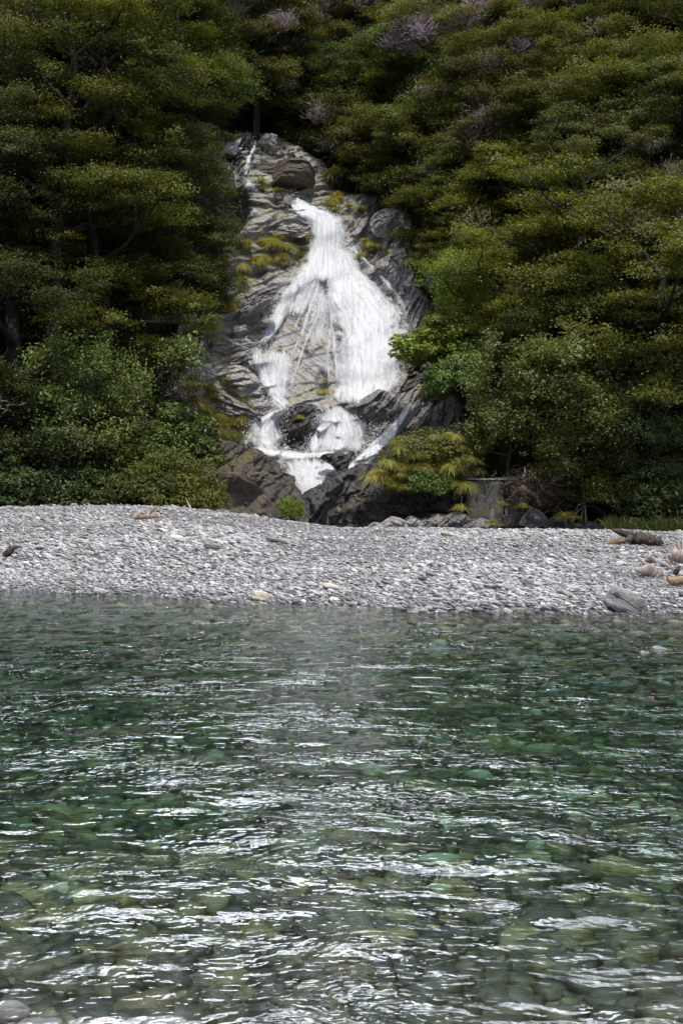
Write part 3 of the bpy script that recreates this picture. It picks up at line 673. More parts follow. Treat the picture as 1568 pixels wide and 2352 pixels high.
def beech(seed, H=12., Rr=3.6, lo=.28, npad=60, dens=1050, leafm='beech', bend=.5, padR=(.6, 1.2), leaf=.062, trunk_r=.3, flat=.35, padh=.42, twigs=0, tone=.5):
    rng = np.random.default_rng(seed)
    t = thing('proto_tree'); T = Tubes(); Lv = Leaves(); Tw = Leaves()
    n = 9; z = np.linspace(-1.2, H * .95, n)
    bx = np.cumsum(rng.normal(0, bend * .35, n)) * sstep(0, 2, z); by = np.cumsum(rng.normal(0, bend * .35, n)) * sstep(0, 2, z)
    P = np.stack([bx, by, z], -1); R = trunk_r * (1 - .85 * (np.linspace(0, 1, n)) ** .9) ; R[0] *= 1.35
    T.add(P, R, 9, .14)
    nl = max(6, npad // 4)
    for i in range(nl):
        f = lo + (1 - lo) * ((i + .5) / nl) ** .9 * .97
        f = min(.99, f + rng.uniform(-.05, .05)); zz = f * H * .9; b0 = np.array([np.interp(zz, z, bx), np.interp(zz, z, by), zz])
        az = i * 2.399 + rng.uniform(-.5, .5)
        prof = math.sin(math.pi * min(1, max(.05, (f - lo * .6) / (1.08 - lo * .6))) ** .8) ** .7
        L = Rr * (.55 + .5 * prof + .18 * (f > .6)) * rng.uniform(.65, 1.25)
        el = rng.uniform(.0, .5) + .45 * (f > .75)
        C = curve_pts(b0, (math.cos(az), math.sin(az), el), L, 6, rng, .16, .02)
        r0 = trunk_r * (.42 - .28 * f) + .02
        T.add(C, np.linspace(r0, .02, 7), 6, .12)
        for j, g in enumerate((1.0, .78, .62, .48, .34)):
            if j and rng.uniform() < .12: continue
            q = C[0] + 0; k = g * 6; ii = int(min(5, k)); q = C[ii] + (C[ii + 1] - C[ii]) * (k - ii)
            if j:
                sd = az + (1 if j % 2 else -1) * rng.uniform(.6, 1.3)
                S = curve_pts(q, (math.cos(sd), math.sin(sd), rng.uniform(.0, .7)), L * rng.uniform(.3, .5), 4, rng, .2)
                T.add(S, np.linspace(r0 * .5, .012, 5), 5); q = S[-1]
            if rng.uniform() < twigs:
                m_ = 260; s_ = rng.uniform(.6, 1.0)
                pp = q + rng.normal(0, 1, (m_, 3)) * np.array([.55, .55, .32]) * s_
                dd = unit(pp - (q - np.array([0, 0, .5]))) + rng.normal(0, .35, (m_, 3))
                Tw.add(pp, rng.normal(0, 1, (m_, 3)), rng.uniform(.12, .3, m_), .012, rng.uniform(.2, .9, m_), dd)
                continue
            pr = rng.uniform(*padR) * (.8 + .3 * prof)
            pad(Lv, q + np.array([0, 0, .08]), pr, padh * rng.uniform(.7, 1.3), int(dens * pr * pr * .9), rng, leaf, (rng.normal(0, .12), rng.normal(0, .12)), tone + rng.uniform(-.14, .14), flat)
    pad(Lv, P[-1] + np.array([0, 0, .3]), padR[1], padh * 1.4, int(dens * 1.4), rng, leaf, (0, 0), tone + .1, flat)
    obj('trunk', T.mesh('trunk', M['bark']), t)
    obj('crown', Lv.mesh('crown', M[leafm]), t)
    if Tw.c: tag(obj('bare_twigs', Tw.mesh('bare_twigs', M['twig']), t), kind='stuff')
    t['H'] = H; t['R'] = Rr
    return t
def shrub(seed, H=2.5, R=1.5, leafm='broad', n=26, leaf=.1, dens=170, blob=.45, spread=1.0):
    rng = np.random.default_rng(seed); t = thing('proto_shrub'); T = Tubes(); Lv = Leaves()
    for i in range(n):
        a = i * 2.399; u = math.sqrt((i + .5) / n); zz = H * (.30 + .6 * math.sqrt(max(0, 1 - u * u * .85))) * rng.uniform(.55, 1.08)
        q = np.array([R * u * math.cos(a) * rng.uniform(.8, 1.1), R * u * math.sin(a) * rng.uniform(.8, 1.1), zz])
        b = np.array([q[0] * .15, q[1] * .15, -.2]); mid = (b + q) / 2 + rng.normal(0, .1 * R, 3)
        if i % 2 == 0: T.add(np.array([b, mid, q]), [.035 + .012 * H, .02, .008], 5)
        for k_ in range(2 if H > 1.5 else 1):
            c = q * np.array([1, 1, 1 - .42 * k_]); bl = blob * rng.uniform(.7, 1.25); k = int(dens * (bl / .45) ** 2)
            p = unit(rng.normal(0, 1, (k, 3))) * (rng.uniform(.2, 1, (k, 1)) ** .4) * bl * np.array([1, 1, .7])
            Lv.add(c + p, unit(p) * .6 + rng.normal(0, .5, (k, 3)) + np.array([0, 0, .6]), leaf * rng.uniform(.7, 1.3, k), leaf * .5, .5 + rng.uniform(-.3, .3, k) + rng.uniform(-.2, .2))
    if T.V: obj('stem', T.mesh('stem', M['bark']), t)
    obj('crown', Lv.mesh('crown', M[leafm]), t); t['H'] = H; t['R'] = R
    return t
def tussock(seed, R=.6, n=230, droop=1.0, w=.012):
    rng = np.random.default_rng(seed); V=[]; Fq=[]; tn=[]
    a = rng.uniform(0, 6.283, n); L = R * rng.uniform(.7, 1.5, n); el = rng.uniform(.35, 1.5, n); n = n
    base = np.stack([np.cos(a), np.sin(a), 0 * a], -1) * (rng.uniform(0, .22, n) * R)[:, None]
    s = np.linspace(0, 1, 6)
    for i in range(n):
        h = np.array([math.cos(a[i]), math.sin(a[i]), 0]); sd = np.array([-h[1], h[0], 0])
        x = L[i] * s * math.cos(el[i]) + L[i] * .35 * s ** 2; z = L[i] * s * math.sin(el[i]) * .9 - droop * L[i] * rng.uniform(.35, .95) * s ** 2.2
        c = base[i] + h * x[:, None] + np.array([0, 0, 1]) * z[:, None]; ww = (w * (1 - s ** 2) + .002)[:, None]
        V.append(np.concatenate([c - sd * ww, c + sd * ww])); o_ = i * 12
        for k in range(5): Fq.append((o_ + k, o_ + k + 1, o_ + 7 + k, o_ + 6 + k)); tn.append(.5 + rng.uniform(-.1, .1) + (a[i] % .7) - .35)
    me = mesh_np('tussock', np.concatenate(V), np.array(Fq), M['grassy'], False, np.clip(tn, 0, 1))
    o = obj('tussock', me); o['R'] = R; return o

PB = [beech(101, 12, 3.6), beech(102, 13, 3.3, .22, 64), beech(103, 11, 3.9, .3, 56), beech(104, 12.5, 3.5, .25, 60, twigs=.16), beech(105, 10, 3.2, .2, 52), beech(106, 12, 3.8, .3, 56, twigs=.38)]
PT = [beech(111, 19, 4.4, .46, 52, trunk_r=.52, bend=.7), beech(112, 20, 4.2, .5, 50, trunk_r=.55, bend=.9, twigs=.12), beech(113, 17, 4.6, .3, 72, trunk_r=.5, bend=.8)]
PS = [beech(121, 6, 2.2, .12, 36, padR=(.55, .95), trunk_r=.14, padh=.36), beech(122, 7, 2.3, .1, 40, padR=(.55, .95), trunk_r=.15, padh=.36), beech(123, 5, 2.0, .1, 32, padR=(.5, .9), trunk_r=.12, padh=.34, twigs=.2)]
PL = [beech(131, 7, 2.8, .12, 56, leafm='broad', leaf=.082, padR=(.55, .95), padh=.75, flat=.8, dens=560, trunk_r=.16), beech(132, 6, 2.6, .08, 50, leafm='broad', leaf=.085, padR=(.5, .85), padh=.7, flat=.8, dens=560, trunk_r=.14)]
SH = [shrub(141), shrub(142, 1.8, 1.3, leaf=.07, n=22), shrub(143, 3, 1.7, n=32, leaf=.09), shrub(144, 1.4, 1.2, 'beech', 24, .055, 240, .4), shrub(145, 2.4, 1.6, 'beech', 30, .06, 260, .42)]
TU = [tussock(151, .6, 420), tussock(152, .5, 340, .8), tussock(153, .75, 520, 1.25), tussock(154, .55, 400, 1.5)]
PLACED = []          # (object, description, noun, px, py)
def place(proto, X, Y, Z, s, color, name, desc, cat, group, rz=None, tilt=(0, 0), sx=1.0, label=None):
    o = copy_tree(proto) if proto.get('used') else proto
    proto['used'] = 1
    o.name = name
    o.location = (X, Y, Z); o.scale = (s * sx, s * sx, s); o.rotation_euler = (tilt[0], tilt[1], random.uniform(0, 6.283) if rz is None else rz)
    for q in [o] + list(o.children): q.color = (*color, 1)
    for ch in o.children: ch.name = ch.name.split('.')[0]
    H = proto.get('H', .5) * s
    a, b = proj(X, Y, Z + H * .6)
    tag(o, label, cat, group); 
    if not label: PLACED.append((o, desc, float(a), float(b)))
    return o

# ------------------------------------------------------------------ forest
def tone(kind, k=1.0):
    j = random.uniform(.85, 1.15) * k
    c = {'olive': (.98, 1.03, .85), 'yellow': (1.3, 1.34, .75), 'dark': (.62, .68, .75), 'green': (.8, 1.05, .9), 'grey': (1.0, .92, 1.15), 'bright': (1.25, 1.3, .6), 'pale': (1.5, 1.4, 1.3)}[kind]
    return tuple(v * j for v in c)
TW = {'olive': 'olive green', 'yellow': 'yellow olive', 'dark': 'dark green', 'green': 'mid green', 'grey': 'greyish olive'}
LG, RG, TG = 'beech trees on the slope left of the falls', 'beech trees on the slope right of the falls', 'beech trees above the falls'
taken = []
def try_tree(X, zb, protos, s, kind, k=1.0, margin=8, force=False, name='beech_tree', noun='beech', cat='tree', group=None, sink=.4):
    Y = float(faceY(X, zb)); pr = random.choice(protos); H, R = pr['H'] * s, pr['R'] * s
    if not force:
        for hh, rr in ((.3, 1.0), (.5, 1.25), (.7, 1.25), (.9, 1.0), (1.05, .3), (.12, .4)):
            for dx in (-1, -.5, 0, .5, 1):
                a, b = proj(X + dx * rr * R, Y, zb + hh * H)
                if poly_dist(a, b, OPENP) > margin: return None
    for (x, y, z, q) in taken:
        if (x - X) ** 2 + (y - Y) ** 2 + (z - zb) ** 2 < q * q: return None
    taken.append((X, Y, zb, R * .72))
    a, b = proj(X, Y, zb + .6 * H)
    if not force and (a < -260 or a > 1830 or b < -420): return None
    side = TG if (b < 330 and 470 < a < 900) else (LG if a < 720 else RG)
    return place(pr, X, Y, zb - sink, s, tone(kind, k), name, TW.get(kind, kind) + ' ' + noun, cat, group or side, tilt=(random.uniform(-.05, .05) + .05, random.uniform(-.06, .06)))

# tall open trees at the front of the left forest
for px, Yb_, pr, s, kind, lb in [
    (128, 53.0, PT[0], 1.0, 'olive', 'tall beech with straight black trunk nearest the left edge of the forest'),
    (235, 56.5, PT[1], .92, 'yellow', 'tall beech with mossy forked trunk and a yellow olive domed top'),
    (20, 51.5, PT[2], .95, 'dark', 'dark beech cut by the left edge of the picture'),
    (318, 58.5, PT[2], .68, 'green', 'beech with thick dark leaning trunk reaching its limbs over the left rocks')]:
    X = (px - CX) / F * Yb_; Zg = float(groundZ(np.array([X]), Yb_)[0])
    o = place(pr, X, Yb_, Zg - .5, s, tone(kind), 'beech_tree', '', 'tree', LG, label=lb); taken.append((X, Yb_, Zg, 3.0))
# front of the right forest
for px, Yb_, pr, s, kind, lb in [
    (1490, 54.0, PB[2], 1.35, 'yellow', 'large golden olive beech at the right edge of the forest above the driftwood stump'),
    (1310, 60.0, PT[0], .8, 'olive', 'tall beech with pale slanting stem behind the broad leaved shrubs'),]:
    X = (px - CX) / F * Yb_; Zg = float(groundZ(np.array([X]), Yb_)[0])
    o = place(pr, X, Yb_, Zg - .5, s, tone(kind), 'beech_tree', '', 'tree', RG, label=lb); taken.append((X, Yb_, Zg, 2.6))
# small trees that hang over the edges of the open rock, then the slopes filled row by row
random.seed(21)
edge = []
for i in range(520):
    px = random.uniform(360, 1150); py = random.uniform(300, 1000)
    d = float(poly_dist(px, py, OPENP))
    if -190 < d < -18: edge.append((px, py))
for px, py in edge:
    X, Y, z = [float(v) for v in on_face(px, py)]
    kind = random.choice(['olive', 'green', 'olive', 'yellow'] if px > 700 else ['dark', 'green', 'olive', 'green'])
    try_tree(X, z, PS, random.uniform(.75, 1.15), kind, 1.0, 10)
random.seed(33)
row = 0
for zb in np.arange(.8, 64, 2.6):
    row += 1
    Yr = float(faceY(15, zb)); half = 850 / F * Yr + 4
    X = -half + random.uniform(0, 3)
    while X < half:
        z = float(zb + random.uniform(-1.0, 1.0)); Y = float(faceY(X, z)); a, b = proj(X, Y, z + 6)
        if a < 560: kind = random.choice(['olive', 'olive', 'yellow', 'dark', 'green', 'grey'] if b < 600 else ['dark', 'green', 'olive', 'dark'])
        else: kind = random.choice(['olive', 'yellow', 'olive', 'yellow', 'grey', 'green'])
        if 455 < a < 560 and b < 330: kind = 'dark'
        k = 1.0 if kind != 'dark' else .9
        if 560 < a < 1150 and b < 420: kind = random.choice(['yellow', 'olive', 'yellow', 'grey']); k = 1.5  # crowns above the falls lightened in leaf colour, as a painted central glow
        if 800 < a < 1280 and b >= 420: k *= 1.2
        if a > 1280 or a < 200: k = .8  # vignette painted into the leaf colour of trees at both sides
        protos = PB if kind != 'grey' else [PB[5], PB[3], PB[5]]
        if random.random() < .07: protos = PL; kind = 'green'; k *= .95
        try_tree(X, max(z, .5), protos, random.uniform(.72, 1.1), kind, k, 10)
        X += random.uniform(1.4, 2.6)
# broad leaved shrubs and small trees, where the photograph has them
def spot(px, py, Y, pr, H, kind, k, name, label, cat='shrub', wide=1.0, group=None, rz=None):
    """crown centre given at (px, py); H wanted height in metres"""
    X, _, Zc = at(px, py, Y); s = H / pr['H']
    return place(pr, X, Y, Zc - .62 * H, s, tone(kind, k), name, '', cat, group, label=label, sx=wide, rz=rz)
spot(278, 985, 51.0, PL[0], 7.0, 'olive', 1.15, 'broadleaf_tree', 'large round broad leaved tree standing over the left end of the gravel bar', 'tree', .88)
spot(378, 770, 57.5, PS[0], 5.2, 'dark', 1.2, 'beech_tree', 'small dark beech leaning against the left end of the grey ledges', 'tree', .9, LG)
spot(400, 690, 59.5, PS[1], 5.6, 'green', 1.0, 'beech_tree', 'small beech just above the left end of the grey ledges', 'tree', .9, LG)
spot(380, 900, 54.5, PS[2], 4.6, 'olive', .9, 'beech_tree', 'small olive beech behind the large round broad leaved tree', 'tree', .9, LG)
spot(400, 990, 53.0, SH[0], 3.0, 'olive', .9, 'shrub', 'dull green shrub left of the hanging tussocks', 'shrub', 1.0)
spot(455, 600, 61.0, PS[0], 5.5, 'dark', 1.2, 'beech_tree', 'dark spreading beech over the grassy ledge on the left', 'tree', 1.0, LG)
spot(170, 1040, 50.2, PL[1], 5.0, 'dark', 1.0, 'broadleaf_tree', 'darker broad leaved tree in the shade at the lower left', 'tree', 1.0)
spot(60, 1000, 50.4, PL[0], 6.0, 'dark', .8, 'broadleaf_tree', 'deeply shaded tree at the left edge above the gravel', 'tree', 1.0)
spot(405, 1090, 50.0, SH[4], 2.9, 'olive', 1.15, 'shrub', 'yellowish feathery shrub beside the big brown boulder', 'shrub', 1.0)
spot(330, 1120, 49.3, SH[3], 2.0, 'olive', 1.1, 'shrub', 'low olive shrub at the gravel edge left of the feathery one')
spot(215, 1115, 49.3, SH[0], 2.2, 'olive', .8, 'shrub', 'tangled brownish shrub under the large round broad leaved tree')
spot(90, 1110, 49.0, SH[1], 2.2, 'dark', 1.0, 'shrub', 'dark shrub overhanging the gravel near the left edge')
spot(15, 1105, 48.6, SH[2], 2.4, 'green', .8, 'shrub', 'drooping pale green shrub cut by the left edge of the picture')
spot(1165, 920, 55.8, PL[1], 5.2, 'pale', .95, 'broadleaf_tree', 'glossy broad leaved tree right of the upper chute with tan leaf tips', 'tree', .95)
spot(1340, 945, 54.4, PL[0], 6.0, 'pale', .9, 'broadleaf_tree', 'widest glossy broad leaved tree on the right above the dead branches', 'tree', 1.0)
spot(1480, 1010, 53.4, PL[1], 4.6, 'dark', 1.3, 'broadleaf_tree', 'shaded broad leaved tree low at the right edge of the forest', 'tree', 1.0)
spot(1010, 770, 60.0, SH[0], 2.6, 'bright', 1.3, 'shrub', 'vivid light green shrub jutting beside the main curtain', 'shrub', 1.25)
spot(1060, 690, 60.0, PL[1], 4.0, 'bright', 1.5, 'broadleaf_tree', 'fresh yellow green small tree above the vivid shrub', 'tree', .9)
spot(1070, 830, 58.6, SH[2], 3.0, 'green', 1.5, 'shrub', 'broad leaved shrub between the vivid shrub and the glossy tree')
spot(1000, 1035, 56.0, SH[3], 2.1, 'grey', 1.3, 'shrub', 'fine leaved grey green top of the mound above the cave', 'shrub', 1.2)
spot(945, 1065, 55.3, SH[1], 1.9, 'bright', 1.0, 'shrub', 'vivid green bush at the left end of the mound above the cave', 'shrub', .8)
spot(1010, 1075, 55.4, SH[4], 1.7, 'yellow', 1.1, 'shrub', 'yellow green bush at the right end of the mound above the cave', 'shrub', .9)
spot(985, 1095, 54.9, SH[1], 1.4, 'green', 1.2, 'shrub', 'small leafy bush hanging over the dark cave rock', 'shrub', 1.1)
spot(670, 1160, 54.3, SH[1], 1.0, 'bright', .95, 'shrub', 'small round green bush against the foot of the brown boulder', 'shrub', .75)
spot(735, 330, 79.5, SH[2], 3.4, 'bright', 1.5, 'shrub', 'sunlit yellow green shrub above the mossy brown block', 'shrub', 1.1)
spot(665, 345, 79.0, SH[0], 2.8, 'green', 1.5, 'shrub', 'glossy dark green shrub behind the mossy brown block', 'shrub', 1.1)
spot(795, 300, 83.0, PL[0], 6.0, 'bright', 1.2, 'broadleaf_tree', 'light green broad leaved tree up the slope behind the sunlit shrub', 'tree', .8)
spot(1300, 1050, 56.5, SH[2], 2.4, 'yellow', .9, 'shrub', 'leggy shrub with yellowing leaves above the dead branches')
spot(1400, 1090, 54.6, SH[4], 2.6, 'olive', .9, 'shrub', 'olive shrub over the dark hollow right of the dead branches')
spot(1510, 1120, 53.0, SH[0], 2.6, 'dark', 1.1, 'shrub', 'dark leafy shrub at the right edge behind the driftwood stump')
# tussocks on the rock
tus = [(545,560,.7),(600,560,.6),(690,530,.9),(700,548,1.0),(660,580,1.0),(625,570,1.0),(640,600,.9),(600,600,.8),(520,600,.8),(560,650,.7),(500,660,.7),(540,700,.8),(560,712,.8),(600,690,.5),(520,720,.7),(470,690,.8),(490,620,.9),
       (760,470,.9),(775,455,.8),(800,480,.7),(850,565,.7),(870,570,.7),(890,590,.6),(830,590,.5),(600,420,.6),(655,425,.6),(690,428,.6),(545,870,.7),(560,880,.7),(535,885,.6),
       (440,930,1.1),(470,950,1.1),(505,965,1.1),(455,975,1.1),(540,985,1.0),(500,1000,1.0),(560,1000,.9),(430,890,.9),(690,965,.6),(700,975,.6),(880,925,.6),(900,915,.5),(880,940,.5),(745,880,.5),(740,905,.6),
       (990,905,1.0),(1000,890,1.1),(975,915,.9),(1020,880,.9),(960,840,.6),(1090,960,1.1),(1110,990,1.1),(1075,1000,1.0),(1060,900,.9),(645,800,.3),(690,742,.3),(705,800,.3)]
rt = random.Random(5)
for (x0, y0, x1, y1, n_) in [(560,545,700,615,16), (480,600,560,700,10), (520,690,600,725,5), (425,880,575,1010,34), (590,430,700,450,5), (820,560,900,600,5), (970,860,1050,925,8), (750,440,830,490,5)]:
    for q_ in range(n_): tus.append((rt.uniform(x0, x1), rt.uniform(y0, y1), rt.uniform(.5, 1.0)))
for px, py, s in tus:
    X, Y, z = [float(v) for v in on_rock(px, py)]
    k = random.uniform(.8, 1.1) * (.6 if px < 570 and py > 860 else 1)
    place(random.choice(TU), X, Y - .25, z + .12 * s, s * .8, (1.0 * k, .95 * k, .8 * k), 'tussock', 'golden green tussock', 'tussock', 'tussocks growing on the rock ledges')
for px, py, Y, s, k, lb in [(1056, 1168, 54.4, .6, 1.3, 'bright straw yellow tussock at the left foot of the concrete block'), (875, 1095, 55.2, 1.0, 1.0, 'large drooping tussock at the left end of the mound over the cave'),
    (910, 1112, 54.9, .8, .9, 'drooping tussock under the vivid green bush on the mound'), (1150, 1160, 53.9, .55, .8, 'tussock hanging across the right half of the concrete block'),
    (1200, 1165, 53.9, .6, .7, 'upright green tussock beside the right corner of the concrete block'), (462, 1135, 50.2, 1.5, .55, 'tall weeping tussock on the left flank of the brown boulder'),
    (1130, 1202, 53.4, .5, .7, 'low tussock spreading below the concrete block'), (1075, 1060, 55.4, .9, 1.0, 'arching tussock on the right shoulder of the mound'), (1095, 1085, 55.6, .6, 1.0, 'tussock trailing onto the top of the concrete block'),
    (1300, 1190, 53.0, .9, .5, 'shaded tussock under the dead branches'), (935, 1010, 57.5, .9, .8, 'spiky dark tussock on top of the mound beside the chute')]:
    X, _, Z = at(px, py, Y)
    place(random.choice(TU), X, Y, Z, s, (k, k * .95, k * .8), 'tussock', '', 'tussock', 'tussocks around the foot of the falls', label=lb)

rt = random.Random(9)
for q_ in range(26):
    px, py = rt.uniform(865, 1095), rt.uniform(1000, 1125); Y = 54.9 - .5 * (py - 1000) / 125 - rt.uniform(0, .3); X, _, Z = at(px, py, Y); k = rt.uniform(.5, .95)
    place(rt.choice(TU), X, Y, Z, rt.uniform(.45, .85), (k, k, k * .8), 'tussock', 'loose green tussock on the bushy mound', 'tussock', 'tussocks on the bushy mound')

# ------------------------------------------------------------------ undergrowth, ferns and creepers clothing the slope
rng = np.random.default_rng(5)
k = 60000
X = rng.uniform(-30, 30, k); z = rng.uniform(.2, 45, k); Y = faceY(X, z) ; a, b = proj(X, Y, z)
ok = (poly_dist(a, b, OPENP) < -25) & (a > -120) & (a < 1690) & (b > -150)
X, Y, z = X[ok], Y[ok], z[ok]
sc = np.arange(len(X)).repeat(7); Lv = Leaves()
m_ = len(sc); cl = .55 + .45 * fbm(X * .6, z * .6, 0, 3, 55)
P = np.stack([X, Y - .15 - .55 * cl, z + .1], -1)[sc] + rng.normal(0, .20, (m_, 3))
Lv.add(P, rng.normal(0, .5, (m_, 3)) + np.array([0, -.5, .8]), .10 * rng.uniform(.6, 1.4, m_), .05, .35 + .25 * vnoise(X, z, 0, 3)[sc] + rng.uniform(-.2, .2, m_))
ug = obj('undergrowth', Lv.mesh('undergrowth', M['beech'])); ug.color = (.75, .85, .8, 1)
tag(ug, 'dense low undergrowth and ferns covering the steep forest floor', 'undergrowth', kind='stuff')
# moss and grasses at the foot of the right bank
k = 2600; X = rng.uniform(10.6, 17, k); Y = rng.uniform(50.5, 54.0, k); zz = groundZ(X, Y) + rng.uniform(0, .35, k)
Lv = Leaves(); keep = (X > 11.2) | (rng.uniform(0, 1, k) < .3); X, Y, zz = X[keep], Y[keep], zz[keep]; sc = np.arange(len(X)).repeat(8); m_ = len(sc)
P = np.stack([X, Y, zz + .1], -1)[sc] + rng.normal(0, .1, (m_, 3)); dd = rng.normal(0, .4, (m_, 3)) + np.array([0, -.2, 1])
Lv.add(P, rng.normal(0, 1, (m_, 3)), .14 * rng.uniform(.6, 1.4, m_), .012, rng.uniform(.2, .8, m_), dd)
g = obj('grass', Lv.mesh('grass', M['grassy'])); g.color = (.16, .2, .14, 1)
tag(g, 'dark rough grass on the shaded bank at the foot of the right forest', 'grass', kind='stuff')

# ------------------------------------------------------------------ shingle
def ico():
    p = (1 + 5 ** .5) / 2
    V = unit(np.array([(-1,p,0),(1,p,0),(-1,-p,0),(1,-p,0),(0,-1,p),(0,1,p),(0,-1,-p),(0,1,-p),(p,0,-1),(p,0,1),(-p,0,-1),(-p,0,1)], float))
    Fc = np.array([(0,11,5),(0,5,1),(0,1,7),(0,7,10),(0,10,11),(1,5,9),(5,11,4),(11,10,2),(10,7,6),(7,1,8),(3,9,4),(3,4,2),(3,2,6),(3,6,8),(3,8,9),(4,9,5),(2,4,11),(6,2,10),(8,6,7),(9,8,1)])
    return V, Fc
def subdiv(V, Fc):
    V = list(map(tuple, V)); c = {}; out = []
    def mid(a, b):
        k = (min(a, b), max(a, b))
        if k not in c: c[k] = len(V); V.append(tuple(unit(np.array(V[a]) + np.array(V[b]))))
        return c[k]
    for a, b, d in Fc: x, y, z = mid(a, b), mid(b, d), mid(d, a); out += [(a, x, z), (b, y, x), (d, z, y), (x, y, z)]
    return np.array(V), np.array(out)
I0 = ico(); I1 = subdiv(*I0); I2 = subdiv(*I1); I3 = subdiv(*I2)
def stones(P, A, B, C, rz, ti, tj, tint, shape, rng, seed=0):
    """joined flattened stones: centres P, semi axes A,B,C"""
    V0, F0 = shape; n = len(P); nv = len(V0)
    Vn = V0[None] * (1 + .16 * rng.uniform(-1, 1, (n, nv, 1)))
    pw = np.sign(Vn) * np.abs(Vn) ** .82
    S = pw * np.stack([A, B, C], -1)[:, None]
    y1 = S[..., 1] * np.cos(ti)[:, None] - S[..., 2] * np.sin(ti)[:, None]; z1 = S[..., 1] * np.sin(ti)[:, None] + S[..., 2] * np.cos(ti)[:, None]
    x2 = S[..., 0] * np.cos(tj)[:, None] + z1 * np.sin(tj)[:, None]; z2 = -S[..., 0] * np.sin(tj)[:, None] + z1 * np.cos(tj)[:, None]
    x3 = x2 * np.cos(rz)[:, None] - y1 * np.sin(rz)[:, None]; y3 = x2 * np.sin(rz)[:, None] + y1 * np.cos(rz)[:, None]
    V = np.stack([x3, y3, z2], -1) + P[:, None]
    return V.reshape(-1, 3), (F0[None] + (np.arange(n) * nv)[:, None, None]).reshape(-1, 3), np.repeat(tint, len(F0))
rng = np.random.default_rng(8)
Vs, Fs, Ts, n0 = [], [], [], 0
def batch(n, y0, y1, smin, smax, shape, lift=.3, exp=2.2):
    global n0
    v = rng.uniform(0, 1, n); Y = y0 + (y1 - y0) * v; X = rng.uniform(-1, 1, n) * (Y * .278 + 1.0)
    yw = Yw(X); sz = smin + (smax - smin) * rng.uniform(0, 1, n) ** exp
    fine = fbm(X * .35 + 3, Y * .35, 0, 2, 61)
    sz = sz * np.clip(1 + .5 * fine, .5, 1.5)
    sand = np.exp(-(((X - 2.5) / .8) ** 2 + ((Y - yw - .5) / .45) ** 2) ** 2)
    ok = (Y > yw - .5) & (rng.uniform(0, 1, n) > sand * .93) & (rng.uniform(0, 1, n) < .5 + .5 * sstep(-.5, .8, Y - yw))
    X, Y, sz = X[ok], Y[ok], sz[ok]; m = len(X)
    B = sz * rng.uniform(.5, .8, m); C = sz * rng.uniform(.11, .26, m)
    Z = bed(X, Y) - .03 + C * lift + rng.uniform(0, .02, m)
    ang = rng.normal(.5, .6, m)
    tint = np.clip(rng.normal(.55, .17, m) + .06 * fine[ok], 0, 1)
    tint = tint - .45 * sstep(.10, .0, Z) 
    sp = rng.uniform(0, 1, m); tint = np.where(sp < .02, 1.0, np.where(sp < .05, .93, np.where(sp < .12, .05, np.clip(tint, 0, .85))))
    Vv, Ff, Tt = stones(np.stack([X, Y, Z], -1), sz, B, C, ang, rng.normal(.0, .22, m), rng.normal(.34, .18, m), tint, shape, rng)
    Vs.append(Vv); Fs.append(Ff + n0); Ts.append(Tt); n0 += len(Vv)
batch(30000, 17.5, 25, .02, .06, I0); batch(17000, 17.5, 25, .03, .075, I1); batch(5500, 17.5, 26, .05, .10, I1, .5)
batch(36000, 24, 33, .028, .08, I0); batch(6000, 24, 34, .05, .12, I1, .5)
batch(24000, 32, 41, .045, .125, I0, .4); batch(9000, 40, 56, .06, .2, I0, .3)
gv = obj('gravel', mesh_np('gravel', np.concatenate(Vs), np.concatenate(Fs), M['stone'], False, np.concatenate(Ts)))
tag(gv, 'pale grey flat shingle covering the gravel bar', 'gravel', kind='stuff')
# river bed stones
Vs, Fs, Ts, n0 = [], [], [], 0
def bedbatch(n, y0, y1, smin, smax, shape, lift):
    global n0
    Y = y0 + (y1 - y0) * rng.uniform(0, 1, n) ** 1.25; X = rng.uniform(-1, 1, n) * (Y * .30 + .7)
    sz = smin + (smax - smin) * rng.uniform(0, 1, n) ** 2.2; B = sz * rng.uniform(.6, .9, n); C = sz * rng.uniform(.3, .55, n)
    Z = bed(X, Y) - .03 + C * lift
    Z = np.minimum(Z, -.04 - C * .75)
    Vv, Ff, Tt = stones(np.stack([X, Y, Z], -1), sz, B, C, rng.uniform(0, 6.3, n), rng.normal(0, .2, n), rng.normal(0, .2, n), rng.uniform(0, 1, n) ** 1.15 * np.interp(Y, [3, 7], [.25, 1]), shape, rng)
    Vs.append(Vv); Fs.append(Ff + n0); Ts.append(Tt); n0 += len(Vv)
bedbatch(16000, 2.4, 22, .03, .12, I1, .4); bedbatch(1700, 2.4, 20, .07, .16, I2, .5)
bs = obj('riverbed_stones', mesh_np('riverbed_stones', np.concatenate(Vs), np.concatenate(Fs), M['bedstone'], True, np.concatenate(Ts)))
tag(bs, 'green and tan cobbles lying under the clear river water', 'river stones', kind='stuff')

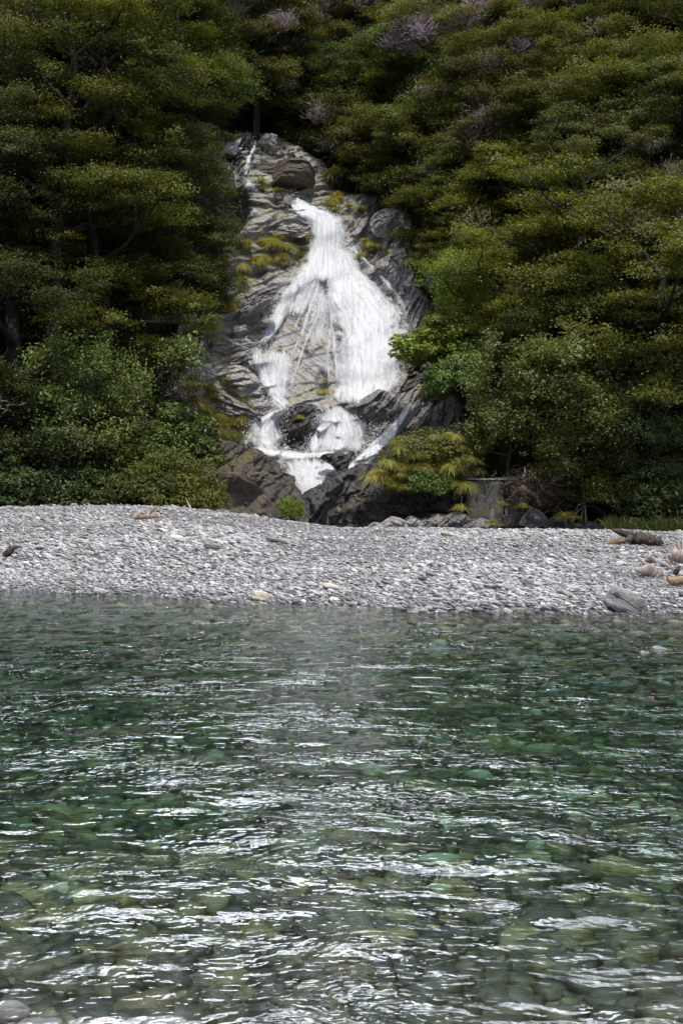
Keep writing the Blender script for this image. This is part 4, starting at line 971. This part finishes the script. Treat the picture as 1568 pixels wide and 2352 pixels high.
def stone(px, py, a, b, c, tint, label, name='stone', m='stone', sh=I3, rz=.3, tj=.25, group='larger stones on the gravel bar', lump=.12, dz=0.0, cat='stone', nz=5.0):
    Y = 30.0
    for _ in range(30):
        X = (px - CX) / F * Y; z = float(bed(X, Y)); Y += .5 * (F * (CH - z) / (py - HY) - Y)
    if z < -.02: Y = F * CH / (py - HY); X = (px - CX) / F * Y; a, b, c = a * .6, b * .6, c * .6; z = -c * 1.05; dz = 0; tint = min(tint, .15)
    V0, F0 = sh; V = np.sign(V0) * np.abs(V0) ** .75
    d = 1 + lump * fbm(V0[:, 0] * 1.6 + px, V0[:, 1] * 1.6 + py, V0[:, 2] * 2.5, 4, 7)[:, None]
    V = V * d * np.array([a, b, c])
    cj, sj = math.cos(tj), math.sin(tj); V = np.stack([V[:, 0] * cj + V[:, 2] * sj, V[:, 1], -V[:, 0] * sj + V[:, 2] * cj], -1)
    cz, sz_ = math.cos(rz), math.sin(rz); V = np.stack([V[:, 0] * cz - V[:, 1] * sz_, V[:, 0] * sz_ + V[:, 1] * cz, V[:, 2]], -1)
    o = obj(name, mesh_np(name, V, F0, M[m], True, np.full(len(F0), tint)), loc=(X, Y, z + c * .55 + dz)); return tag(o, label, cat, group)
stone(1437, 1403, .30, .22, .19, 0, 'dark striped schist boulder at the water edge on the right', 'boulder', 'rock_grey', I3, .2, .38, None, .16, .0, 'boulder')
stone(1478, 1400, .07, .06, .055, 1.0, 'bright white stone touching the right side of the dark striped boulder')
stone(1415, 1418, .07, .05, .04, .6, 'small grey stone half in the water left of the dark striped boulder')
stone(1448, 1416, .055, .05, .04, .93, 'small tan stone below the dark striped boulder')
stone(1464, 1415, .045, .045, .04, .8, 'small pale stone below the right end of the dark striped boulder')
stone(600, 1378, .15, .11, .09, .93, 'tan grey rock standing at the waterline left of centre')
stone(1213, 1345, .13, .08, .05, .1, 'dark angular stone upslope left of the striped boulder', tj=.5)
stone(1100, 1345, .12, .09, .04, .85, 'pale oval stone above the wet sand patch')
stone(402, 1240, .22, .16, .08, 1.0, 'largest white stone on the upper left of the gravel bar')
stone(487, 1262, .19, .12, .08, .0, 'black flat stone below the crest left of centre')
stone(636, 1245, .26, .15, .06, .05, 'long dark slab stone on the crest left of centre')
stone(762, 1352, .17, .12, .05, .93, 'cream disc shaped stone near the waterline at the centre')
stone(716, 1345, .11, .08, .04, .8, 'pale stone just left of the cream disc')
stone(1260, 1384, .08, .07, .04, .8, 'pale pebble on the wet sand patch')
stone(1165, 1408, .07, .06, .04, .75, 'wet pebble right at the waterline on the sand patch')
stone(232, 1362, .13, .09, .05, .7, 'grey stone at the waterline on the left')
stone(1035, 1232, .26, .2, .06, .93, 'orange tinted flat slab near the crest below the concrete block')
stone(835, 1315, .10, .08, .04, .7, 'grey oval stone in the middle of the bar', tj=.4)
stone(560, 1300, .14, .1, .05, .85, 'light stone halfway down the bar left of centre', tj=.4)
stone(990, 1322, .12, .09, .045, .15, 'slate coloured stone halfway down the bar right of centre', tj=.4)
stone(1000, 1447, .10, .06, .05, .8, 'pale stone breaking the water surface off the sand patch', dz=.42)
stone(1515, 1492, .17, .11, .09, .55, 'wet stone breaking the shallow riffle at the right edge', dz=.30)
stone(1480, 1500, .10, .08, .06, .5, 'smaller wet stone in the riffle at the right edge', dz=.34)
for px, py, a, lb, t_ in [(90, 2338, .08, 'grey rounded cobble breaking the water at the bottom left corner', .15), (235, 2345, .11, 'large smooth grey cobble at the bottom edge near the left', .2), (20, 2300, .07, 'dark wet cobble on the left edge near the bottom', .2), (385, 2335, .08, 'brownish cobble just under the surface at the bottom edge', .3)]:
    X, Y, z = at(px, py, F * CH / (py - HY)); V0, F0 = I3
    V = V0 * (1 + .1 * fbm(V0[:, 0] * 1.5 + px, V0[:, 1] * 1.5, V0[:, 2] * 2, 3, 7)[:, None]) * np.array([a, a * .75, a * .5])
    tag(obj('cobble', mesh_np('cobble', V, F0, M['stone'], True, np.full(len(F0), t_)), loc=(X, Y, z - a * .52)), lb, 'cobble', 'cobbles at the near edge of the river')

# ------------------------------------------------------------------ driftwood
def wood(name, label, pts, rads, m, lump=.2, sides=14, extra=(), cat='driftwood', group='driftwood on the gravel bar'):
    c = np.array(pts[0], float)
    def dens(P, R, k=7):
        P = np.array(P, float) - c; t = np.linspace(0, len(P) - 1, (len(P) - 1) * k + 1); i = np.arange(len(P))
        return np.stack([np.interp(t, i, P[:, j]) for j in range(3)], -1), np.interp(t, i, R)
    T = Tubes(); P, R = dens(pts, rads)
    T.add(P, R, sides, lump)
    for p2, r2 in extra:
        P, R = dens(p2, r2, 4); T.add(P, R, 8, lump)
    me = T.mesh(name, M[m]); return tag(obj(name, me, loc=c), label, cat, group)
def gp(px, py, up=0.0, dy=0.0):
    Y = 30.0
    for _ in range(40):
        X = (px - CX) / F * Y; z = float(bed(X, Y)); Y += .4 * (F * (CH - z) / (max(py, HY + 20) - HY) - Y)
    Y += dy
    return ((px - CX) / F * Y, Y, float(bed((px - CX) / F * Y, Y)) + up)
g0 = gp(1465, 1250)
def gw(px, py, dy=0.0):      # point over the same stretch of gravel as the stump
    Y = g0[1] + dy; return at(px, py, Y)
wood('driftwood_stump', 'large dark upturned driftwood stump with jagged end on the right of the gravel bar', [gw(1412, 1221), gw(1435, 1226), gw(1455, 1236), gw(1485, 1242), gw(1508, 1246), gw(1522, 1250)], [.03, .09, .14, .17, .14, .05], 'drift_dark', .32, 24,
     [([gw(1420 + 14 * i, 1219 + 4.2 * i, .1 * (i % 3)), gw(1436 + 14 * i, 1223 + 4.4 * i, .1), gw(1452 + 13 * i, 1228 + 3.6 * i, 0)], [.012, .05, .015]) for i in range(6)] + [([gw(1425, 1221), gw(1405, 1217)], [.07, .03]), ([gw(1512, 1240), gw(1517, 1230)], [.04, .012]), ([gw(1450, 1235, -.15), gw(1440, 1240, -.25), gw(1430, 1246, -.3)], [.08, .06, .03])])
wood('driftwood_root', 'low brown root half buried left of the dark stump', [gw(1384, 1252), gw(1405, 1247), gw(1430, 1241), gw(1442, 1238)], [.02, .08, .09, .06], 'drift_orange', .3)
a_ = gp(1490, 1322)
wood('driftwood_piece', 'chunky two tone driftwood lump, white on its left, above the striped boulder', [at(1462, 1310, a_[1]), at(1478, 1311, a_[1]), at(1492, 1312, a_[1]), at(1505, 1321, a_[1]), at(1522, 1320, a_[1])], [.03, .10, .13, .09, .04], 'drift_pale', .2)
wood('driftwood_piece', 'small pinkish driftwood knot below the right end of the stump', [at(1480, 1288, a_[1] + 2), at(1492, 1284, a_[1] + 2), at(1505, 1289, a_[1] + 2)], [.03, .08, .04], 'drift_pale', .2)
a_ = gp(1550, 1295)
wood('driftwood_piece', 'bleached root crown with upright splinters at the right edge', [at(1535, 1280, a_[1]), at(1550, 1275, a_[1]), at(1568, 1280, a_[1]), at(1590, 1284, a_[1])], [.05, .13, .15, .1], 'drift_pale', .2, 14,
     [([at(1560, 1272, a_[1]), at(1556, 1252, a_[1]), at(1558, 1238, a_[1])], [.06, .04, .008]), ([at(1566, 1272, a_[1]), at(1568, 1250, a_[1]), at(1564, 1240, a_[1])], [.05, .04, .008]), ([at(1545, 1282, a_[1]), at(1532, 1292, a_[1])], [.06, .03])])
a_ = gp(1548, 1345)
wood('driftwood_piece', 'broken orange brown driftwood fork at the right edge', [at(1530, 1328, a_[1]), at(1545, 1336, a_[1]), at(1560, 1334, a_[1]), at(1580, 1330, a_[1])], [.03, .08, .07, .05], 'drift_orange', .2, 12, [([at(1548, 1336, a_[1]), at(1556, 1345, a_[1])], [.06, .03])])
a_ = gp(1555, 1325)
wood('driftwood_piece', 'small dark driftwood stub above the orange fork', [at(1546, 1318, a_[1]), at(1553, 1312, a_[1]), at(1560, 1306, a_[1])], [.04, .05, .02], 'drift_dark', .3)
a_ = gp(22, 1278)
wood('driftwood_piece', 'dark crooked branch sticking out of the gravel at the left edge', [at(10, 1278, a_[1]), at(20, 1268, a_[1]), at(32, 1258, a_[1]), at(50, 1255, a_[1])], [.06, .07, .05, .01], 'drift_dark', .3, 10, [([at(26, 1264, a_[1]), at(22, 1252, a_[1])], [.04, .01])])
a_ = gp(340, 1194)
wood('driftwood_stick', 'thin orange brown stick lying on the gravel below the left shrubs', [at(308, 1188, a_[1]), at(345, 1187, a_[1]), at(375, 1186, a_[1])], [.06, .045, .02], 'drift_orange', .2, 8)
wood('driftwood_stick', 'bent thin stick leaning at the left forest edge', [at(345, 1180, a_[1]), at(352, 1170, a_[1]), at(366, 1160, a_[1] + .4)], [.03, .03, .01], 'drift_orange', .2, 8)
wood('driftwood_stick', 'pale thin stick leaning against the tall weeping tussock', [at(444, 1178, 44), at(434, 1160, 44.3), at(428, 1146, 44.5)], [.03, .03, .01], 'drift_pale', .2, 8)
# fallen dead limbs right of the concrete block
fl = thing('fallen_branches', 'tangle of dead brown branches with bleached limbs right of the concrete block', 'dead branches', at(1260, 1150, 54.5))
def floc(P): return np.array(P) - np.array(fl.location)
T = Tubes()
for P, R in [([(1228,1140),(1245,1122),(1262,1110),(1283,1098),(1312,1078)], [.09,.07,.06,.05,.03]), ([(1262,1110),(1275,1092),(1282,1078)], [.06,.05,.03]), ([(1195,1118),(1215,1128),(1232,1140),(1240,1160)], [.10,.09,.08,.03]), ([(1200,1100),(1206,1085),(1203,1072)], [.07,.05,.02])]:
    T.add(floc([at(x, y, 54.3) for x, y in P]), R, 9, .2)
obj('bleached_limb', T.mesh('bleached_limb', M['pale_bark']), fl)
T = Tubes(); rr = random.Random(4)
for i in range(26):
    x, y = rr.uniform(1190, 1330), rr.uniform(1085, 1185); L = rr.uniform(.4, 1.5); p = floc(at(x, y, 54.2 + rr.uniform(-.3, .6))); an = rr.uniform(-.7, .9)
    C = curve_pts(p, (math.cos(an), rr.uniform(-.4, .2), -math.sin(an) * .8), L, 5, RNG, .25); T.add(C, np.linspace(rr.uniform(.02, .04), .006, 6), 5)
obj('bough', T.mesh('bough', M['drift_dark']), fl)
rng = np.random.default_rng(3); k = 2600; Lv = Leaves(); c_ = np.stack([rng.normal(1235, 34, k), rng.normal(1122, 22, k)], -1)
P = floc(np.stack(at(c_[:, 0], c_[:, 1], 54.6 + rng.normal(0, .4, k)), -1)); Lv.add(P, rng.normal(0, 1, (k, 3)), rng.uniform(.1, .35, k), .011, rng.uniform(0, 1, k), rng.normal(0, 1, (k, 3)) * np.array([1, .5, .6]))
obj('twigs', Lv.mesh('twigs', M['deadtwig']), fl)
wood('dead_tree', 'thin bleached dead sapling with drooping twigs right of the tangle', [at(1345, 1200, 54), at(1342, 1150, 54), at(1335, 1105, 54.2)], [.03, .025, .01], 'pale_bark', .2, 7,
     [([at(1343, 1160, 54), at(1322, 1178, 53.8), at(1312, 1200, 53.7)], [.02, .015, .005]), ([at(1344, 1152, 54), at(1328, 1160, 53.6), at(1318, 1180, 53.6)], [.02, .012, .005]), ([at(1342, 1165, 54), at(1335, 1180, 53.7), at(1333, 1198, 53.7)], [.015, .01, .005])], 'dead tree', None)

# ------------------------------------------------------------------ river
def water_mat():
    m, t, ns, lk = mat('river water'); geo = ns.new('ShaderNodeNewGeometry'); pos = geo.outputs['Position']
    v1 = mapping(ns, lk, pos, (2.1, 4.6, 1), (0, 0, .10)); v2 = mapping(ns, lk, pos, (6.6, 10.5, 1), (0, 0, -.12)); v3 = mapping(ns, lk, pos, (20, 30, 1), (0, 0, .1))
    h1 = noise(ns, lk, v1, 1.0, 2, .5, .5); h2 = noise(ns, lk, v2, 1.0, 1.5, .5, .6); h3 = noise(ns, lk, v3, 1.0, 1, .5, .2)
    v0 = mapping(ns, lk, pos, (.8, 1.0, 1), (0, 0, .45))
    am = N(ns, 'ShaderNodeMapRange', **{'From Min': .38, 'From Max': .66, 'To Min': .25, 'To Max': 1.22}); lk.new(noise(ns, lk, v0, 1.0, 3, .55, .6), am.inputs['Value'])
    sy = ns.new('ShaderNodeSeparateXYZ'); lk.new(pos, sy.inputs[0])
    sl_ = N(ns, 'ShaderNodeMapRange', **{'From Min': 7.0, 'From Max': 18.0, 'To Min': .95, 'To Max': .6}); lk.new(sy.outputs['Y'], sl_.inputs['Value'])   # slack water by the far bank
    am2 = mathn(ns, lk, 'MULTIPLY', am.outputs[0], sl_.outputs[0])
    h = mathn(ns, lk, 'ADD', mathn(ns, lk, 'MULTIPLY', h1, .038), mathn(ns, lk, 'MULTIPLY', mathn(ns, lk, 'MULTIPLY', h2, .0235), am2)); h = mathn(ns, lk, 'ADD', h, mathn(ns, lk, 'MULTIPLY', mathn(ns, lk, 'MULTIPLY', h3, .0145), am2))
    b = N(ns, 'ShaderNodeBump', Strength=1.0, Distance=1.0); lk.new(h, b.inputs['Height'])
    fr = N(ns, 'ShaderNodeFresnel', IOR=1.40); lk.new(b.outputs[0], fr.inputs['Normal'])
    gl = N(ns, 'ShaderNodeBsdfGlossy', Roughness=.05); lk.new(b.outputs[0], gl.inputs['Normal'])
    tr = ns.new('ShaderNodeBsdfTransparent'); rf = N(ns, 'ShaderNodeBsdfRefraction', IOR=1.33, Roughness=.02); lk.new(b.outputs[0], rf.inputs['Normal'])
    rf.inputs['Color'].default_value = (.9, 1, .95, 1)
    m1 = N(ns, 'ShaderNodeMixShader'); m1.inputs[0].default_value = .15; lk.new(tr.outputs[0], m1.inputs[1]); lk.new(rf.outputs[0], m1.inputs[2])
    ms = ns.new('ShaderNodeMixShader'); lk.new(fr.outputs[0], ms.inputs[0]); lk.new(m1.outputs[0], ms.inputs[1]); lk.new(gl.outputs[0], ms.inputs[2])
    o = ns.new('ShaderNodeOutputMaterial'); lk.new(ms.outputs[0], o.inputs['Surface'])
    va = ns.new('ShaderNodeVolumeAbsorption'); va.inputs['Color'].default_value = (.40, .65, .59, 1); va.inputs['Density'].default_value = .85
    lk.new(va.outputs[0], o.inputs['Volume']); return m
M['water'] = water_mat()
ys = [1.0]
while ys[-1] < 27.5: ys.append(ys[-1] + max(.02, ys[-1] * .0045))
ys = np.array(ys); u = np.linspace(-1, 1, 420); XX = u[None] * np.full(len(ys), 13.0)[:, None]
XX = np.sign(u)[None] * (np.abs(u) ** 1.7)[None] * 13 + 0 * ys[:, None]; YY = np.broadcast_to(ys[:, None], XX.shape)
wz = .018 * fbm(XX * .8 + .3 * YY, YY * 1.5, 0, 2, 71) + .014 * fbm(XX * 2.2 + .4 * vnoise(YY, XX, 0, 4), YY * 4.0, 0, 2, 73) + .006 * fbm(XX * 6.5, YY * 11, 0, 2, 75)
wz = wz * np.interp(YY, [5, 17], [1, .35])
wz = wz * sstep(.3, 3.0, np.clip(Yw(XX) - YY, 0.3, 9)) * 1.0 
top = np.stack([XX, YY, wz], -1).reshape(-1, 3); nr, nc = XX.shape
Fq = grid_faces(nr, nc)
# sides and bottom close the body of water
def idx(i, j): return i * nc + j
ring = [idx(0, j) for j in range(nc)] + [idx(i, nc - 1) for i in range(1, nr)] + [idx(nr - 1, j) for j in range(nc - 2, -1, -1)] + [idx(i, 0) for i in range(nr - 2, 0, -1)]
ring = np.array(ring); low = top[ring].copy(); low[:, 2] = -3.0; b0 = len(top); k = np.arange(len(ring)); k2 = (k + 1) % len(ring)
side = np.stack([ring[k2], ring[k], b0 + k, b0 + k2], -1); c0 = b0 + len(ring)
V = np.concatenate([top, low, [[0, 14, -3.0]]]); bot = np.stack([b0 + k2, b0 + k, np.full(len(k), c0)], -1)
w = obj('river', mesh_np('river', V, [Fq, side, bot], M['water'], True)); tag(w, kind='structure')

# ------------------------------------------------------------------ drop unused prototypes, label the repeats
for p in PB + PT + PS + PL + SH + TU:
    if not p.get('used'):
        for q in list(p.children): bpy.data.objects.remove(q)
        bpy.data.objects.remove(p)
ORD = 'first second third fourth fifth sixth seventh eighth ninth tenth eleventh twelfth thirteenth fourteenth fifteenth sixteenth seventeenth eighteenth nineteenth twentieth twenty-first twenty-second twenty-third twenty-fourth twenty-fifth twenty-sixth twenty-seventh twenty-eighth twenty-ninth thirtieth thirty-first thirty-second thirty-third thirty-fourth thirty-fifth thirty-sixth thirty-seventh thirty-eighth thirty-ninth fortieth'.split()
def band(y):
    for lim, w_ in ((-60, 'topmost on the slope'), (60, 'along the picture top'), (130, 'high upslope'), (200, 'below the high ones'), (310, 'level with the topmost stream'), (440, 'level with the mossy block'), (560, 'level with the falls lip'), (700, 'level with the narrow neck'), (840, 'level with the main curtain'), (960, 'level with the curtain foot'), (1060, 'level with the lower cascade')):
        if y < lim: return w_
    return 'just above the gravel'
cells = {}
for o, d, a, b in PLACED:
    side = 'left' if a < 720 else 'right'
    cells.setdefault((d, side, band(b)), []).append((abs(a - 720), o))
for (d, side, bn), L in cells.items():
    L.sort(key=lambda q: q[0])
    for i, (_, o) in enumerate(L):
        o['label'] = d + ' ' + bn + ', ' + ((ORD[min(i, 39)] if len(L) > 1 else '') + ' ' + side + ' of falls').strip()
for o in SC.objects:
    for k in ('H', 'R', 'used'):
        if k in o: del o[k]
print('objects', len(SC.objects), 'trees', len([o for o in SC.objects if o.name.startswith('beech_tree')]), 'verts', sum(len(m.vertices) for m in bpy.data.meshes))
